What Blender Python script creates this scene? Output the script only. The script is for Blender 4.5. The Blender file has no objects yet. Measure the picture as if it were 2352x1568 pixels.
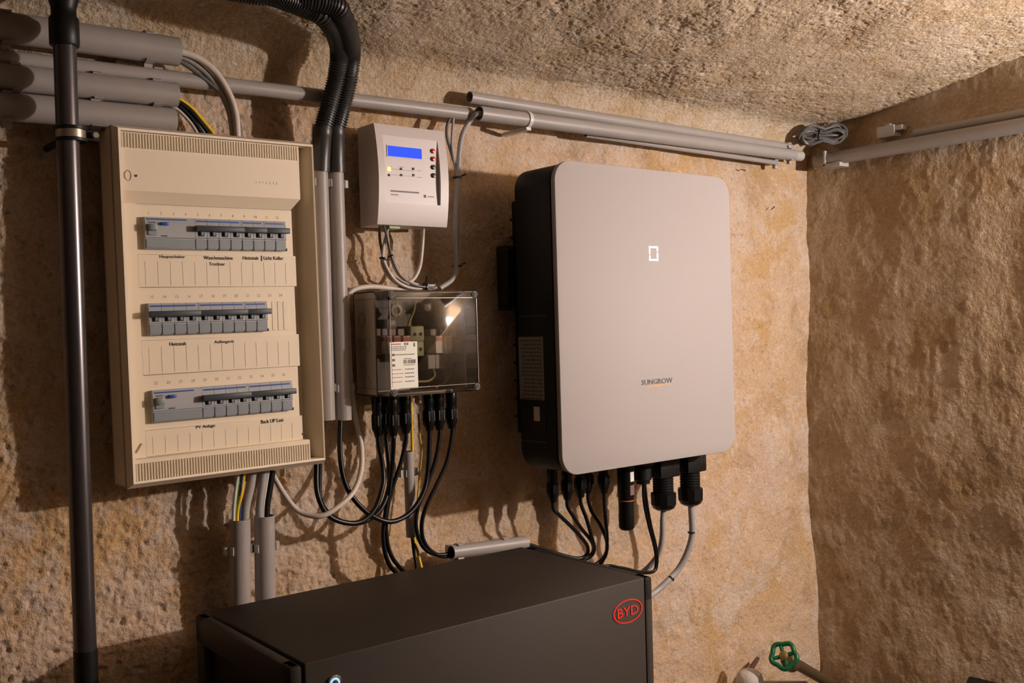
import bpy, bmesh, math, random
import numpy as np
from mathutils import Vector, Matrix

# ------------------------------------------------------------------ camera, light, exposure
SC = bpy.context.scene
CAM = np.array([-1.3564, -1.475, 1.3397]); YAW, PITCH, ROLL, FPX = .6765, -.0157, -.0283, 2297.7
_f = np.array([math.sin(YAW)*math.cos(PITCH), math.cos(YAW)*math.cos(PITCH), math.sin(PITCH)])
_r = np.array([math.cos(YAW), -math.sin(YAW), 0.]); _u = np.cross(_r, _f)
_R = math.cos(ROLL)*_r + math.sin(ROLL)*_u; _U = -math.sin(ROLL)*_r + math.cos(ROLL)*_u
cd = bpy.data.cameras.new('camera'); cam = bpy.data.objects.new('camera', cd)
SC.collection.objects.link(cam); SC.camera = cam
cd.sensor_width = 36; cd.lens = FPX*36/2352; cd.clip_start = .05
cam.matrix_world = Matrix(((_R[0], _U[0], -_f[0], CAM[0]), (_R[1], _U[1], -_f[1], CAM[1]), (_R[2], _U[2], -_f[2], CAM[2]), (0, 0, 0, 1)))

world = bpy.data.worlds.new('world'); SC.world = world; world.use_nodes = True
world.node_tree.nodes['Background'].inputs[0].default_value = (.0, .0, .0, 1)
world.node_tree.nodes['Background'].inputs[1].default_value = 0

ld = bpy.data.lights.new('cellar_lamp', 'POINT'); ld.energy = 84; ld.color = (1, .90, .87); ld.shadow_soft_size = .022
lamp = bpy.data.objects.new('cellar_lamp', ld); SC.collection.objects.link(lamp); lamp.location = (.68, -1.50, 1.57)

vs = SC.view_settings; vs.view_transform = 'Standard'; vs.look = 'None'; vs.exposure = 0; vs.gamma = 1; vs.use_curve_mapping = False
SC.cycles.max_bounces = 5; SC.cycles.diffuse_bounces = 3; SC.cycles.glossy_bounces = 2; SC.cycles.adaptive_threshold = .03; SC.cycles.transmission_bounces = 2; SC.cycles.transparent_max_bounces = 8
COL = SC.collection
RND = random.Random(7)

def W(u, v, y=None, x=None, z=None):
    """point of the room seen at pixel (u, v) on the plane y=, x= or z= (metres)"""
    d = _R*((u-1176)/FPX) - _U*((v-784)/FPX) + _f
    a, val = (1, y) if y is not None else ((0, x) if x is not None else (2, z))
    return CAM + d*((val-CAM[a])/d[a])

# ------------------------------------------------------------------ materials
MATS = {}
def mat(name, col, rough=.5, metal=0., spec=.5, bump=None, vary=None, emit=None, coat=0.):
    if name in MATS: return MATS[name]
    m = bpy.data.materials.new(name); m.use_nodes = True; nt = m.node_tree; b = nt.nodes['Principled BSDF']
    b.inputs['Base Color'].default_value = (*col, 1); b.inputs['Roughness'].default_value = rough
    b.inputs['Metallic'].default_value = metal; b.inputs['Specular IOR Level'].default_value = spec
    if coat: b.inputs['Coat Weight'].default_value = coat
    if vary or bump:
        tc = nt.nodes.new('ShaderNodeTexCoord')
    if vary:   # (scale, amount, second colour)
        n = nt.nodes.new('ShaderNodeTexNoise'); n.inputs['Scale'].default_value = vary[0]; n.inputs['Detail'].default_value = 4
        mx = nt.nodes.new('ShaderNodeMix'); mx.data_type = 'RGBA'
        mx.inputs[6].default_value = (*col, 1); mx.inputs[7].default_value = (*vary[2], 1)
        mr = nt.nodes.new('ShaderNodeMapRange'); mr.inputs[1].default_value = .4; mr.inputs[2].default_value = .7; mr.inputs[4].default_value = vary[1]
        nt.links.new(tc.outputs['Object'], n.inputs['Vector']); nt.links.new(n.outputs[0], mr.inputs[0])
        nt.links.new(mr.outputs[0], mx.inputs[0]); nt.links.new(mx.outputs[2], b.inputs['Base Color'])
    if bump:   # (scale, strength, distance)
        n = nt.nodes.new('ShaderNodeTexNoise'); n.inputs['Scale'].default_value = bump[0]; n.inputs['Detail'].default_value = 3
        bp = nt.nodes.new('ShaderNodeBump'); bp.inputs['Strength'].default_value = bump[1]; bp.inputs['Distance'].default_value = bump[2]
        nt.links.new(tc.outputs['Object'], n.inputs['Vector']); nt.links.new(n.outputs[0], bp.inputs['Height']); nt.links.new(bp.outputs[0], b.inputs['Normal'])
    if emit:
        b.inputs['Emission Color'].default_value = (*emit[0], 1); b.inputs['Emission Strength'].default_value = emit[1]
    MATS[name] = m; return m

def plaster(name, c1, c2, c3, c4, rough, spec, s=1.0, fine=.5, grime=.5, stain=.55):
    m = bpy.data.materials.new(name); m.use_nodes = True; nt = m.node_tree; N = nt.nodes; Lk = nt.links; b = N['Principled BSDF']
    tc = N.new('ShaderNodeTexCoord')
    def noise(scale, det=6, rgh=.6, dist=0., off=0.):
        mp = N.new('ShaderNodeMapping'); mp.inputs['Location'].default_value = (off, off*1.7, off*.6)
        Lk.new(tc.outputs['Object'], mp.inputs[0])
        n = N.new('ShaderNodeTexNoise'); n.inputs['Scale'].default_value = scale; n.inputs['Detail'].default_value = det
        n.inputs['Roughness'].default_value = rgh; n.inputs['Distortion'].default_value = dist; Lk.new(mp.outputs[0], n.inputs['Vector']); return n.outputs[0]
    def ramp(src, a, bb, hi=1.):
        r = N.new('ShaderNodeMapRange'); r.inputs[1].default_value = a; r.inputs[2].default_value = bb; r.inputs[4].default_value = hi
        Lk.new(src, r.inputs[0]); return r.outputs[0]
    def mix(f, a, c):
        x = N.new('ShaderNodeMix'); x.data_type = 'RGBA'; Lk.new(f, x.inputs[0])
        for i, q in ((6, a), (7, c)):
            if isinstance(q, tuple): x.inputs[i].default_value = (*q, 1)
            else: Lk.new(q, x.inputs[i])
        return x.outputs[2]
    col = mix(ramp(noise(2.6*s, 5, .68, .5), .45, .55), c1, c2)
    col = mix(ramp(noise(5.5*s, 5, .7, .6, 3.1), .49, .60, .75), col, c3)
    col = mix(ramp(noise(11*s, 4, .75, .3, 8.2), .51, .60, .8), col, c4)
    col = mix(ramp(noise(26*s, 4, .75, .5, 12.4), .56, .63, .55), col, tuple(min(1, q*1.14) for q in c4))
    col = mix(ramp(noise(4.1*s, 5, .75, .8, 17.), .52, .63, stain), col, tuple(q*.62 for q in c3))
    col = mix(ramp(noise(70*s, 2, .6, 0, 5.), .60, .74, grime), col, tuple(q*.42 for q in c3))
    col = mix(ramp(noise(190*s, 2, .7, 0, 2.), .45, .68, .45), col, tuple(q*.62 for q in c1))
    col = mix(ramp(noise(230*s, 2, .7, 0, 6.), .50, .72, .4), col, tuple(min(1, q*1.28) for q in c4))
    Lk.new(col, b.inputs['Base Color'])
    rr = ramp(noise(9*s, 1, .6, 0, 1.3), .3, .7); r2 = N.new('ShaderNodeMapRange')
    r2.inputs[3].default_value = rough-.1; r2.inputs[4].default_value = rough+.15; Lk.new(rr, r2.inputs[0]); Lk.new(r2.outputs[0], b.inputs['Roughness'])
    b.inputs['Specular IOR Level'].default_value = spec
    h1 = noise(130, 4, .65); bp = N.new('ShaderNodeBump'); bp.inputs['Strength'].default_value = fine; bp.inputs['Distance'].default_value = .004
    Lk.new(h1, bp.inputs['Height']); Lk.new(bp.outputs[0], b.inputs['Normal'])
    return m

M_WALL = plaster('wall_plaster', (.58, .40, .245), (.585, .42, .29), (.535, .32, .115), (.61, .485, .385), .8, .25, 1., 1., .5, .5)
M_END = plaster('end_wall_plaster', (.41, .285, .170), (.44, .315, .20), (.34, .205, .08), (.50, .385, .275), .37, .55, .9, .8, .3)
M_CEIL = plaster('ceiling_roughcast', (.56, .43, .285), (.60, .475, .34), (.50, .35, .19), (.62, .51, .39), .85, .2, 1.2, 1., .5, .35)
M_DARK = mat('low_bounce_stone', (.20, .15, .10), .85, 0, .2, vary=(3, .8, (.15, .10, .06)))  # tone of the unseen walls, set dark to cut bounced light
M_FLOOR = mat('floor_concrete', (.16, .13, .10), .8, 0, .3, vary=(4, .8, (.12, .095, .07)))
GREYPVC = mat('grey_pvc', (.345, .315, .295), .42, 0, .45, vary=(18, .35, (.29, .26, .24)))
GREYPVC2 = mat('pale_pvc', (.44, .41, .38), .45)
CREAM = mat('yellowed_cream_plastic', (.86, .735, .555), .42, 0, .4, vary=(9, .25, (.84, .70, .51)))
CREAM_D = mat('cream_print', (.40, .29, .18), .6)
INK = mat('black_print', (.03, .022, .018), .7)
BRK = mat('breaker_grey', (.36, .37, .38), .45)
BRK2 = mat('breaker_lower_grey', (.23, .26, .28), .45)
BAR = mat('breaker_slate', (.048, .060, .072), .45, 0, .35)
BLUE = mat('breaker_blue', (.012, .075, .34), .4)
SLOT = mat('slot_dark', (.03, .025, .025), .6)
WHITE = mat('controller_white', (.60, .55, .53), .42)
PLATE = mat('controller_face', (.58, .53, .52), .38)
LCD = mat('lcd_blue', (.004, .01, .08), .5, 0, .1, emit=((.02, .085, 1.), 1.0))
REDB = mat('button_red', (.6, .015, .012), .3)
BLKB = mat('button_black', (.03, .02, .02), .35)
YLED = mat('led_yellow', (.9, .75, .1), .3, emit=((1, .82, .2), 1.3))
JBASE = mat('junction_grey', (.52, .46, .40), .5)
LABELP = mat('label_paper', (.82, .80, .70), .55)
LABELR = mat('label_red', (.5, .12, .09), .6)
ARR_W = mat('arrester_white', (.62, .58, .55), .45)
ARR_R = mat('arrester_red', (.50, .07, .05), .45)
TERM = mat('terminal_green', (.38, .40, .22), .5)
BACKP = mat('backplate_dark', (.10, .09, .08), .55)
BLK = mat('black_plastic', (.0045, .0043, .0042), .36, 0, .3)
BLK_M = mat('black_matt', (.0055, .0052, .005), .55, 0, .3)
BLK_C = mat('black_cable', (.004, .004, .0045), .34, 0, .35)
CORR = mat('corrugated_black', (.036, .032, .029), .38, 0, .5)
INVSIDE = mat('inverter_side', (.0062, .006, .005), .45, 0, .25)
INVFRONT = mat('inverter_front', (.405, .375, .365), .58, 0, .35, bump=(900, .12, .0006))
INVEDGE = mat('inverter_edge', (.25, .21, .20), .4)
SILV = mat('silver_label', (.21, .19, .165), .6)
LOGOL = mat('logo_led', (.8, .85, 1), .3, emit=((.72, .80, 1.), 1.3))
LOGOK = mat('logo_grey', (.13, .125, .125), .4)
ORANGE = mat('logo_orange', (.85, .36, .09), .5)
BATT = mat('battery_grey', (.030, .0228, .0168), .60, 0, .35, bump=(1400, .2, .0004))
BATT_D = mat('battery_dark', (.010, .008, .007), .5, 0, .3)
BYDR = mat('badge_red', (.72, .030, .012), .45)
STEEL = mat('dark_steel', (.125, .118, .125), .28, .8)
STEEL_B = mat('black_fitting', (.006, .006, .006), .45, 0, .35)
ZINC = mat('zinc', (.45, .40, .33), .35, .8)
WCAB = mat('beige_cable', (.60, .53, .46), .45)
GCAB = mat('grey_cable', (.36, .34, .33), .42)
GCAB_D = mat('dark_grey_cable', (.12, .115, .11), .42)
LCAB = mat('light_grey_cable', (.55, .50, .45), .42)
YEL = mat('earth_yellow', (.85, .52, .02), .4)
GRN = mat('earth_green', (.10, .30, .05), .4)
TIE = mat('tie_black', (.008, .008, .008), .4)
GREENW = mat('wheel_green', (.004, .11, .035), .35)
BRASS = mat('brass', (.30, .20, .07), .42, .7)
BRONZE = mat('old_bronze', (.14, .095, .05), .5, .5)
RUST = mat('rusty', (.09, .04, .02), .8)
LED_B = mat('led_blue', (.05, .15, .9), .2, emit=((.12, .25, 1.), 3.2))

def clear_lid():
    m = bpy.data.materials.new('smoky_clear_lid'); m.use_nodes = True; nt = m.node_tree; N = nt.nodes
    for n in list(N): N.remove(n)
    out = N.new('ShaderNodeOutputMaterial'); t = N.new('ShaderNodeBsdfTransparent'); t.inputs[0].default_value = (.66, .61, .55, 1)
    g = N.new('ShaderNodeBsdfGlossy'); g.inputs['Roughness'].default_value = .035; g.inputs[0].default_value = (.9, .9, .9, 1)
    fr = N.new('ShaderNodeFresnel'); fr.inputs[0].default_value = 1.5
    mx = N.new('ShaderNodeMixShader'); nt.links.new(fr.outputs[0], mx.inputs[0]); nt.links.new(t.outputs[0], mx.inputs[1]); nt.links.new(g.outputs[0], mx.inputs[2])
    tc = N.new('ShaderNodeTexCoord'); n = N.new('ShaderNodeTexNoise'); n.inputs['Scale'].default_value = 14; n.inputs['Detail'].default_value = 2
    bp = N.new('ShaderNodeBump'); bp.inputs['Strength'].default_value = .07; bp.inputs['Distance'].default_value = .01
    nt.links.new(tc.outputs['Object'], n.inputs['Vector']); nt.links.new(n.outputs[0], bp.inputs['Height'])
    nt.links.new(bp.outputs[0], g.inputs['Normal'])
    nt.links.new(mx.outputs[0], out.inputs[0]); return m
CLEAR = clear_lid()

# ------------------------------------------------------------------ mesh helpers
class MB:
    def __init__(s): s.v = []; s.f = []
    def add(s, vs, fs):
        o = len(s.v); s.v += [tuple(map(float, p)) for p in vs]; s.f += [tuple(i+o for i in f) for f in fs]; return s
    def bm(s, bm):
        bm.verts.ensure_lookup_table(); bm.verts.index_update()
        s.add([v.co[:] for v in bm.verts], [[v.index for v in f.verts] for f in bm.faces]); bm.free(); return s
    def box(s, x0, x1, y0, y1, z0, z1, bev=0., seg=2):
        if bev <= 0:
            return s.add([(x0,y0,z0),(x1,y0,z0),(x1,y1,z0),(x0,y1,z0),(x0,y0,z1),(x1,y0,z1),(x1,y1,z1),(x0,y1,z1)],
                         [(0,3,2,1),(4,5,6,7),(0,1,5,4),(1,2,6,5),(2,3,7,6),(3,0,4,7)])
        b = bmesh.new(); r = bmesh.ops.create_cube(b, size=1)
        for v in b.verts: v.co = ((x0+x1)/2+v.co.x*(x1-x0), (y0+y1)/2+v.co.y*(y1-y0), (z0+z1)/2+v.co.z*(z1-z0))
        bmesh.ops.bevel(b, geom=b.edges[:]+b.verts[:], offset=bev, segments=seg, affect='EDGES', profile=.5)
        return s.bm(b)
    def prism(s, pts, y0, y1, chamfer=0.):
        """outline pts (x, z), counter-clockwise seen from -y; front at y0 (towards the viewer), back at y1"""
        n = len(pts); P = np.array(pts, float)
        rings = [(P, y1)]
        if chamfer > 0:
            c = P.mean(0); nx = np.roll(P, -1, 0)-np.roll(P, 1, 0); nn = np.stack([nx[:, 1], -nx[:, 0]], 1); nn /= np.linalg.norm(nn, axis=1)[:, None]+1e-12
            rings += [(P, y0+chamfer), (P-nn*chamfer*.3, y0+chamfer*.3), (P-nn*chamfer, y0)]
        else: rings += [(P, y0)]
        vs = []; fs = []
        for R_, y in rings: vs += [(a, y, b) for a, b in R_]
        for k in range(len(rings)-1):
            for i in range(n):
                j = (i+1) % n; fs.append((k*n+i, k*n+j, (k+1)*n+j, (k+1)*n+i))
        fs.append(tuple(range(n))[::-1][::-1] if False else tuple(reversed(range(n)))); fs.append(tuple((len(rings)-1)*n+i for i in range(n)))
        return s.add(vs, fs)
    def tube(s, path, r, seg=12, cap=True, inner=None, closed=False):
        P = np.array(path, float); n = len(P)
        rad = np.full(n, r) if np.isscalar(r) else np.array(r, float)
        if closed: T = np.roll(P, -1, 0)-np.roll(P, 1, 0)
        else: T = np.gradient(P, axis=0)
        T /= np.linalg.norm(T, axis=1)[:, None]+1e-12
        a = np.array([0, 0, 1.]) if abs(T[0][2]) < .9 else np.array([1., 0, 0])
        N = np.cross(T[0], a); N /= np.linalg.norm(N); fr = []
        for i in range(n):
            N = N-T[i]*(N@T[i]); N /= np.linalg.norm(N)+1e-12; fr.append((N.copy(), np.cross(T[i], N)))
        ang = np.arange(seg)*2*math.pi/seg; ca, sa = np.cos(ang)[:, None], np.sin(ang)[:, None]
        vs = []; fs = []
        for i in range(n): vs += (P[i]+rad[i]*(ca*fr[i][0]+sa*fr[i][1])).tolist()
        m = n if closed else n-1
        for i in range(m):
            k = (i+1) % n
            for j in range(seg): fs.append((i*seg+j, i*seg+(j+1) % seg, k*seg+(j+1) % seg, k*seg+j))
        if not closed and inner is None and cap:
            fs.append(tuple(reversed(range(seg)))); fs.append(tuple((n-1)*seg+j for j in range(seg)))
        if inner is not None:
            o = len(vs)
            for i in range(n): vs += (P[i]+(rad[i]-inner)*(ca*fr[i][0]+sa*fr[i][1])).tolist()
            for i in range(n-1):
                for j in range(seg): fs.append((o+i*seg+(j+1) % seg, o+i*seg+j, o+(i+1)*seg+j, o+(i+1)*seg+(j+1) % seg))
            for j in range(seg):
                k = (j+1) % seg; fs.append((k, j, o+j, o+k)); e = (n-1)*seg; fs.append((e+j, e+k, o+e+k, o+e+j))
        return s.add(vs, fs)
    def lathe(s, o, d, prof, seg=20):
        """profile [(t, r)] along direction d from o"""
        o = np.array(o, float); d = np.array(d, float); d /= np.linalg.norm(d)
        return s.tube([o+d*(t+1e-7*i) for i, (t, r) in enumerate(prof)], [max(r, 1e-5) for t, r in prof], seg) if False else s._lathe(o, d, prof, seg)
    def _lathe(s, o, d, prof, seg):
        a = np.array([0, 0, 1.]) if abs(d[2]) < .9 else np.array([1., 0, 0]); n = np.cross(d, a); n /= np.linalg.norm(n); b = np.cross(d, n)
        vs = []; fs = []
        for t, r in prof:
            for j in range(seg):
                q = 2*math.pi*j/seg; vs.append(o+d*t+r*(math.cos(q)*n+math.sin(q)*b))
        for i in range(len(prof)-1):
            for j in range(seg): fs.append((i*seg+j, i*seg+(j+1) % seg, (i+1)*seg+(j+1) % seg, (i+1)*seg+j))
        fs.append(tuple(reversed(range(seg)))); fs.append(tuple((len(prof)-1)*seg+j for j in range(seg)))
        return s.add(vs, fs)
    def mesh(s, name, m, angle=38):
        me = bpy.data.meshes.new(name); me.from_pydata(s.v, [], s.f); me.materials.append(m)
        b = bmesh.new(); b.from_mesh(me); bmesh.ops.recalc_face_normals(b, faces=b.faces[:]); b.to_mesh(me); b.free()
        me.shade_smooth(); me.set_sharp_from_angle(angle=math.radians(angle)); return me

def put(name, me, parent=None, loc=(0, 0, 0)):
    o = bpy.data.objects.new(name, me); COL.objects.link(o); o.location = loc
    if parent is not None: o.parent = parent
    return o
def part(name, mb, m, parent, label=None, stuff=False, world=True, angle=38):
    """mesh child; world=True: vertices are world coordinates and the thing's Empty only has a location"""
    o = put(name, mb.mesh(name, m, angle), parent)
    if world and parent is not None and parent.type == 'EMPTY': o.matrix_parent_inverse = Matrix.Translation(-Vector(parent.location))
    if label: o['label'] = label
    if stuff: o['kind'] = 'stuff'
    return o
def thing(name, label, cat, loc=(0, 0, 0), group=None, rot=(0, 0, 0)):
    o = bpy.data.objects.new(name, None); COL.objects.link(o); o.location = loc; o.rotation_euler = rot; o.empty_display_size = .02
    o['label'] = label; o['category'] = cat
    if group: o['group'] = group
    return o
def single(name, mb, m, label, cat, group=None, angle=38):
    o = put(name, mb.mesh(name, m, angle)); o['label'] = label; o['category'] = cat
    if group: o['group'] = group
    return o
def spl(pts, n=10):
    """Catmull-Rom through pts"""
    P = [np.array(p, float) for p in pts]; P = [2*P[0]-P[1]]+P+[2*P[-1]-P[-2]]; out = []
    for i in range(1, len(P)-2):
        a, b, c, d = P[i-1:i+3]
        for k in range(n):
            t = k/n; out.append(.5*((2*b)+(-a+c)*t+(2*a-5*b+4*c-d)*t*t+(-a+3*b-3*c+d)*t**3))
    out.append(P[-2]); return out
def rrect(x0, x1, z0, z1, r, n=8):
    out = []
    for cx, cz, a in ((x1-r, z0+r, -90), (x1-r, z1-r, 0), (x0+r, z1-r, 90), (x0+r, z0+r, 180)):
        for k in range(n+1):
            q = math.radians(a+90*k/n); out.append((cx+r*math.cos(q), cz+r*math.sin(q)))
    return out
def text_mb(mb, s, cx, y, cz, width=None, height=None, depth=.0002, rot=0., shear=0.):
    """lettering in an xz plane facing -y, centred at cx, cz"""
    c = bpy.data.curves.new('lettering', 'FONT'); c.body = s; c.size = 1; c.align_x = 'CENTER'; c.resolution_u = 2; c.offset = .012
    o = bpy.data.objects.new('lettering', c); me = bpy.data.meshes.new_from_object(o)
    v = np.array([p.co[:2] for p in me.vertices]); 
    lo, hi = v.min(0), v.max(0); v = v-(lo+hi)/2; wd, ht = (hi-lo)
    sx = width/wd if width else height/ht; sy = height/ht if height else sx
    fs = [tuple(p.vertices) for p in me.polygons]
    X = v[:, 0]*sx+shear*v[:, 1]*sy; Z = v[:, 1]*sy; ca, sa = math.cos(rot), math.sin(rot)
    mb.add([(cx+a*ca-b*sa, y, cz+a*sa+b*ca) for a, b in zip(X, Z)], fs)
    bpy.data.objects.remove(o); bpy.data.curves.remove(c); bpy.data.meshes.remove(me); return mb

# ------------------------------------------------------------------ noise for rough plaster
def vnoise(x, y, seed):
    rs = np.random.RandomState(seed); T = rs.rand(256, 256)
    xi = np.floor(x).astype(int); yi = np.floor(y).astype(int); fx = x-xi; fy = y-yi
    fx = fx*fx*fx*(fx*(fx*6-15)+10); fy = fy*fy*fy*(fy*(fy*6-15)+10)
    g = lambda a, b: T[a & 255, b & 255]
    return (g(xi, yi)*(1-fx)+g(xi+1, yi)*fx)*(1-fy)+(g(xi, yi+1)*(1-fx)+g(xi+1, yi+1)*fx)*fy-.5
def fbm(x, y, scale, octv, seed, gain=.5):
    a = 1.; out = 0.; f = 1/scale; ca, sa = .8, .6
    for i in range(octv):
        out = out+a*vnoise(x*f+17.3*i, y*f-9.1*i, seed+i); x, y = ca*x-sa*y, sa*x+ca*y; f *= 2.03; a *= gain
    return out
def axis(segs):
    """[(start, stop, step), ...] joined"""
    out = []
    for a, b, st in segs: out += list(np.arange(a, b-st*.3, st))
    return np.array(out+[segs[-1][1]])
def grid_obj(name, X, Y, Z, m):
    ny, nx = X.shape; co = np.stack([X, Y, Z], -1).reshape(-1, 3).astype(np.float32)
    i = np.arange(ny-1)[:, None]*nx+np.arange(nx-1)[None, :]; q = np.stack([i, i+1, i+nx+1, i+nx], -1).reshape(-1, 4).astype(np.int32)
    me = bpy.data.meshes.new(name); me.vertices.add(len(co)); me.vertices.foreach_set('co', co.ravel())
    me.loops.add(q.size); me.loops.foreach_set('vertex_index', q.ravel()); me.polygons.add(len(q))
    me.polygons.foreach_set('loop_start', np.arange(0, q.size, 4, dtype=np.int32)); me.update(calc_edges=True); me.validate()
    me.materials.append(m); me.shade_smooth(); o = put(name, me); o['kind'] = 'structure'; return o

# ------------------------------------------------------------------ the cellar shell
XL, XR, YF, ZTOP = -4.0, .79, -4.4, 1.79
def vault(y):          # ceiling height over the room's depth (shallow barrel vault)
    t = np.clip(-y/2.9, 0, .5); return 1.792+.128*(1-(2*t-1)**2)**.9
# back wall: rough lime plaster over stone
xs = axis([(XL, -1.25, .04), (-1.25, .83, .0026)]); zs = axis([(0, .42, .03), (.42, 1.80, .0026)])
X, Z = np.meshgrid(xs, zs)
h = .020*fbm(X, Z, .42, 2, 11)+.010*fbm(X, Z, .13, 3, 21)+.0026*fbm(X, Z, .035, 3, 31)
pit = fbm(X, Z, .0095, 2, 41); left = np.clip((-.15-X)/.5, .25, 1)
h = h-.0030*left*np.clip(pit-.20, 0, 1)*4-.0042*left*np.abs(fbm(X, Z, .016, 3, 51, .6))
lump = fbm(X, Z, .075, 2, 61); h = h+.005*np.clip(lump-.12, 0, .35)*left+.0016*left*fbm(X, Z, .0075, 2, 71)
crk = fbm(X+.02*fbm(X, Z, .06, 2, 3), Z, .20, 2, 91); h = h-.006*np.exp(-(crk/.010)**2)*np.clip((-.75-X)/.15, 0, 1)*np.clip((Z-1.5)/.1, 0, 1)
h = np.clip(h, -.03, .010)
top = np.clip((Z-1.745)/.055, 0, 1); cove = .05*(1-np.sqrt(np.clip(1-top**2, 0, 1)))
grid_obj('wall_back', X, .012-h-cove, Z, M_WALL)
# end wall on the right, uneven and shiny with old paint
ys = axis([(YF, -.95, .04), (-.95, .035, .003)]); zs = axis([(0, .42, .03), (.42, 2.06, .003)])
Y, Z = np.meshgrid(ys, zs)
h = .016*fbm(Y, Z, .34, 2, 111)+.0055*fbm(Y*1.3, Z, .13, 2, 121)+.0029*np.maximum(fbm(Y*1.5, Z, .040, 3, 131), -.02)+.0006*fbm(Y, Z, .010, 2, 141)
rid = 1-np.abs(fbm(Y*1.5, Z, .11, 2, 151))*3.2; h = h+.0016*np.clip(rid-.6, 0, .5)+.0030*np.clip(fbm(Y*1.6, Z, .05, 2, 161)-.20, 0, .3)
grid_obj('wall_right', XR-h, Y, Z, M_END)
# vaulted ceiling, coarse roughcast
xs = axis([(XL, -1.25, .04), (-1.25, .86, .0021)]); ys = axis([(YF, -.80, .04), (-.80, .03, .0021)])
X, Y = np.meshgrid(xs, ys)
h = .012*fbm(X, Y, .30, 2, 211)+.006*fbm(X, Y, .08, 2, 221)
r1 = fbm(X*.9, Y*1.1, .015, 3, 231, .6); r2 = fbm(X, Y, .0075, 2, 241); amt = .55+.9*np.clip(fbm(X, Y, .16, 2, 251)+.25, 0, .6)
h = h+amt*(.0036*r1+.0026*np.abs(r2)+.005*np.clip(-r1-.16, 0, .4))
edge = np.clip((Y+.06)/.06, 0, 1)
grid_obj('ceiling', X, Y, vault(Y)+h-.006-edge*edge*.05, M_CEIL)
xs = axis([(XL, XR+.05, .06)]); ys = axis([(YF, .05, .06)]); X, Y = np.meshgrid(xs, ys)
grid_obj('floor', X, Y, .01*fbm(X, Y, .3, 3, 301), M_FLOOR)
zs = axis([(0, 2.06, .06)]); Y, Z = np.meshgrid(ys, zs)
grid_obj('wall_left', XL+.03*fbm(Y, Z, .3, 3, 311), Y, Z, M_DARK)
X, Z = np.meshgrid(xs, zs)
grid_obj('wall_front', X, YF+.03*fbm(X, Z, .3, 3, 321), Z, M_DARK)

# ------------------------------------------------------------------ distribution board
PX, PY, PZ = -.767, -.010, 1.1325          # bottom centre of the enclosure's back
PW, PH = .149, .497
board = thing('distribution_board', 'cream fuse board with three rows of breakers mounted on the rough wall', 'fuse board', (PX, PY, PZ), rot=(0, -.010, 0))
def bpart(name, mb, m, parent=None, **k): return part(name, mb, m, parent or board, world=False, **k)
V = lambda v: PH-v                          # from the top edge down
mb = MB(); b = bmesh.new()
mb.box(-PW, -PW+.003, -.066, -.011, 0, PH); mb.box(PW-.003, PW, -.066, -.011, 0, PH)
mb.box(-PW, PW, -.066, -.011, 0, .003); mb.box(-PW, PW, -.066, -.011, PH-.003, PH); mb.box(-PW, PW, -.015, -.011, 0, PH)
bpart('enclosure', mb, CREAM)
for sx in (-1, 1):
    for zz in (.05, PH-.05): bpart('spacer', MB().box(sx*.10-.012, sx*.10+.012, -.012, .022, zz-.012, zz+.012), CREAM)
# rim: chamfered frame round the open front
def rim(mb, o, i, y_out, y_f, y_in):
    """frame from outer rect o to inner rect i (x0,x1,z0,z1) through a front land"""
    mid = (o[0]+.0045, o[1]-.0018, o[2]+.0075, o[3]-.0055)
    rings = [(o, y_out), (mid, y_f), (i, y_f+.0008), (i, y_in), (o, y_in)]
    vs = []; fs = []
    for (x0, x1, z0, z1), y in rings: vs += [(x0, y, z0), (x1, y, z0), (x1, y, z1), (x0, y, z1)]
    for k in range(len(rings)):
        for j in range(4):
            a, c = k*4, ((k+1) % len(rings))*4; fs.append((a+j, a+(j+1) % 4, c+(j+1) % 4, c+j))
    return mb.add(vs, fs)
bpart('rim', rim(MB(), (-PW, PW, 0, PH), (-PW+.0085, PW-.0040, .0105, PH-.0085), -.066, -.080, -.058), CREAM, angle=20)
CX0, CX1 = -PW+.0085, PW-.0235
# gutter floor and inner side on the right
mb = MB(); mb.box(CX1-.012, PW-.0115, -.030, -.026, .0105, PH-.0085); mb.add([(PW-.0115, -.030, .0105), (PW-.0040, -.0785, .0105), (PW-.0040, -.0785, PH-.0085), (PW-.0115, -.030, PH-.0085)], [(0, 1, 2, 3)])
bpart('gutter', mb, CREAM)
# cover: raised top block with bevel, margin strip, row plates, label strips, bottom block
mb = MB(); T0, T1, T2 = V(.0090), V(.089), V(.105)
x0, x1 = CX0, CX1
mb.add([(x0, -.074, T0), (x1, -.074, T0), (x1, -.074, T1), (x0, -.074, T1), (x1-.011, -.062, T2), (x0, -.062, T2), (x1, -.030, T0), (x1, -.030, T1), (x1-.011, -.030, T2), (x0, -.030, T0)],
       [(0, 3, 2, 1), (3, 5, 4, 2), (1, 2, 7, 6), (2, 4, 8, 7), (0, 1, 6, 9)])
bpart('top_cover', mb, CREAM, angle=15)
def ribs(za, zb):
    mb = MB(); x = x0+.002
    while x < x1-.002:
        mb.box(x, x+.0018, -.0764, -.0730, za, zb); x += .0040
    return mb
bpart('rib_strip', ribs(V(.0305), V(.0105)), CREAM, stuff=True)
mb = MB(); mb.box(CX0, CX0+.0205, -.064, -.045, V(.4565), T2); bpart('side_margin', mb, CREAM)
RX0, RX1 = CX0+.0205, CX1-.010
rows = ((.105, .175, .125, .168), (.221, .2945, .2435, .288), (.343, .4195, .363, .4095))
for a, c, _, _ in rows:
    mb = MB(); mb.box(RX0, RX1, -.060, -.030, V(c), V(a)); mb.box(RX1+.0012, RX1+.003, -.056, -.030, V(c), V(a)); bpart('row_plate', mb, CREAM)
GX0 = W(341, 540, y=PY-.072)[0]-PX; MODW = .01765
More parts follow.
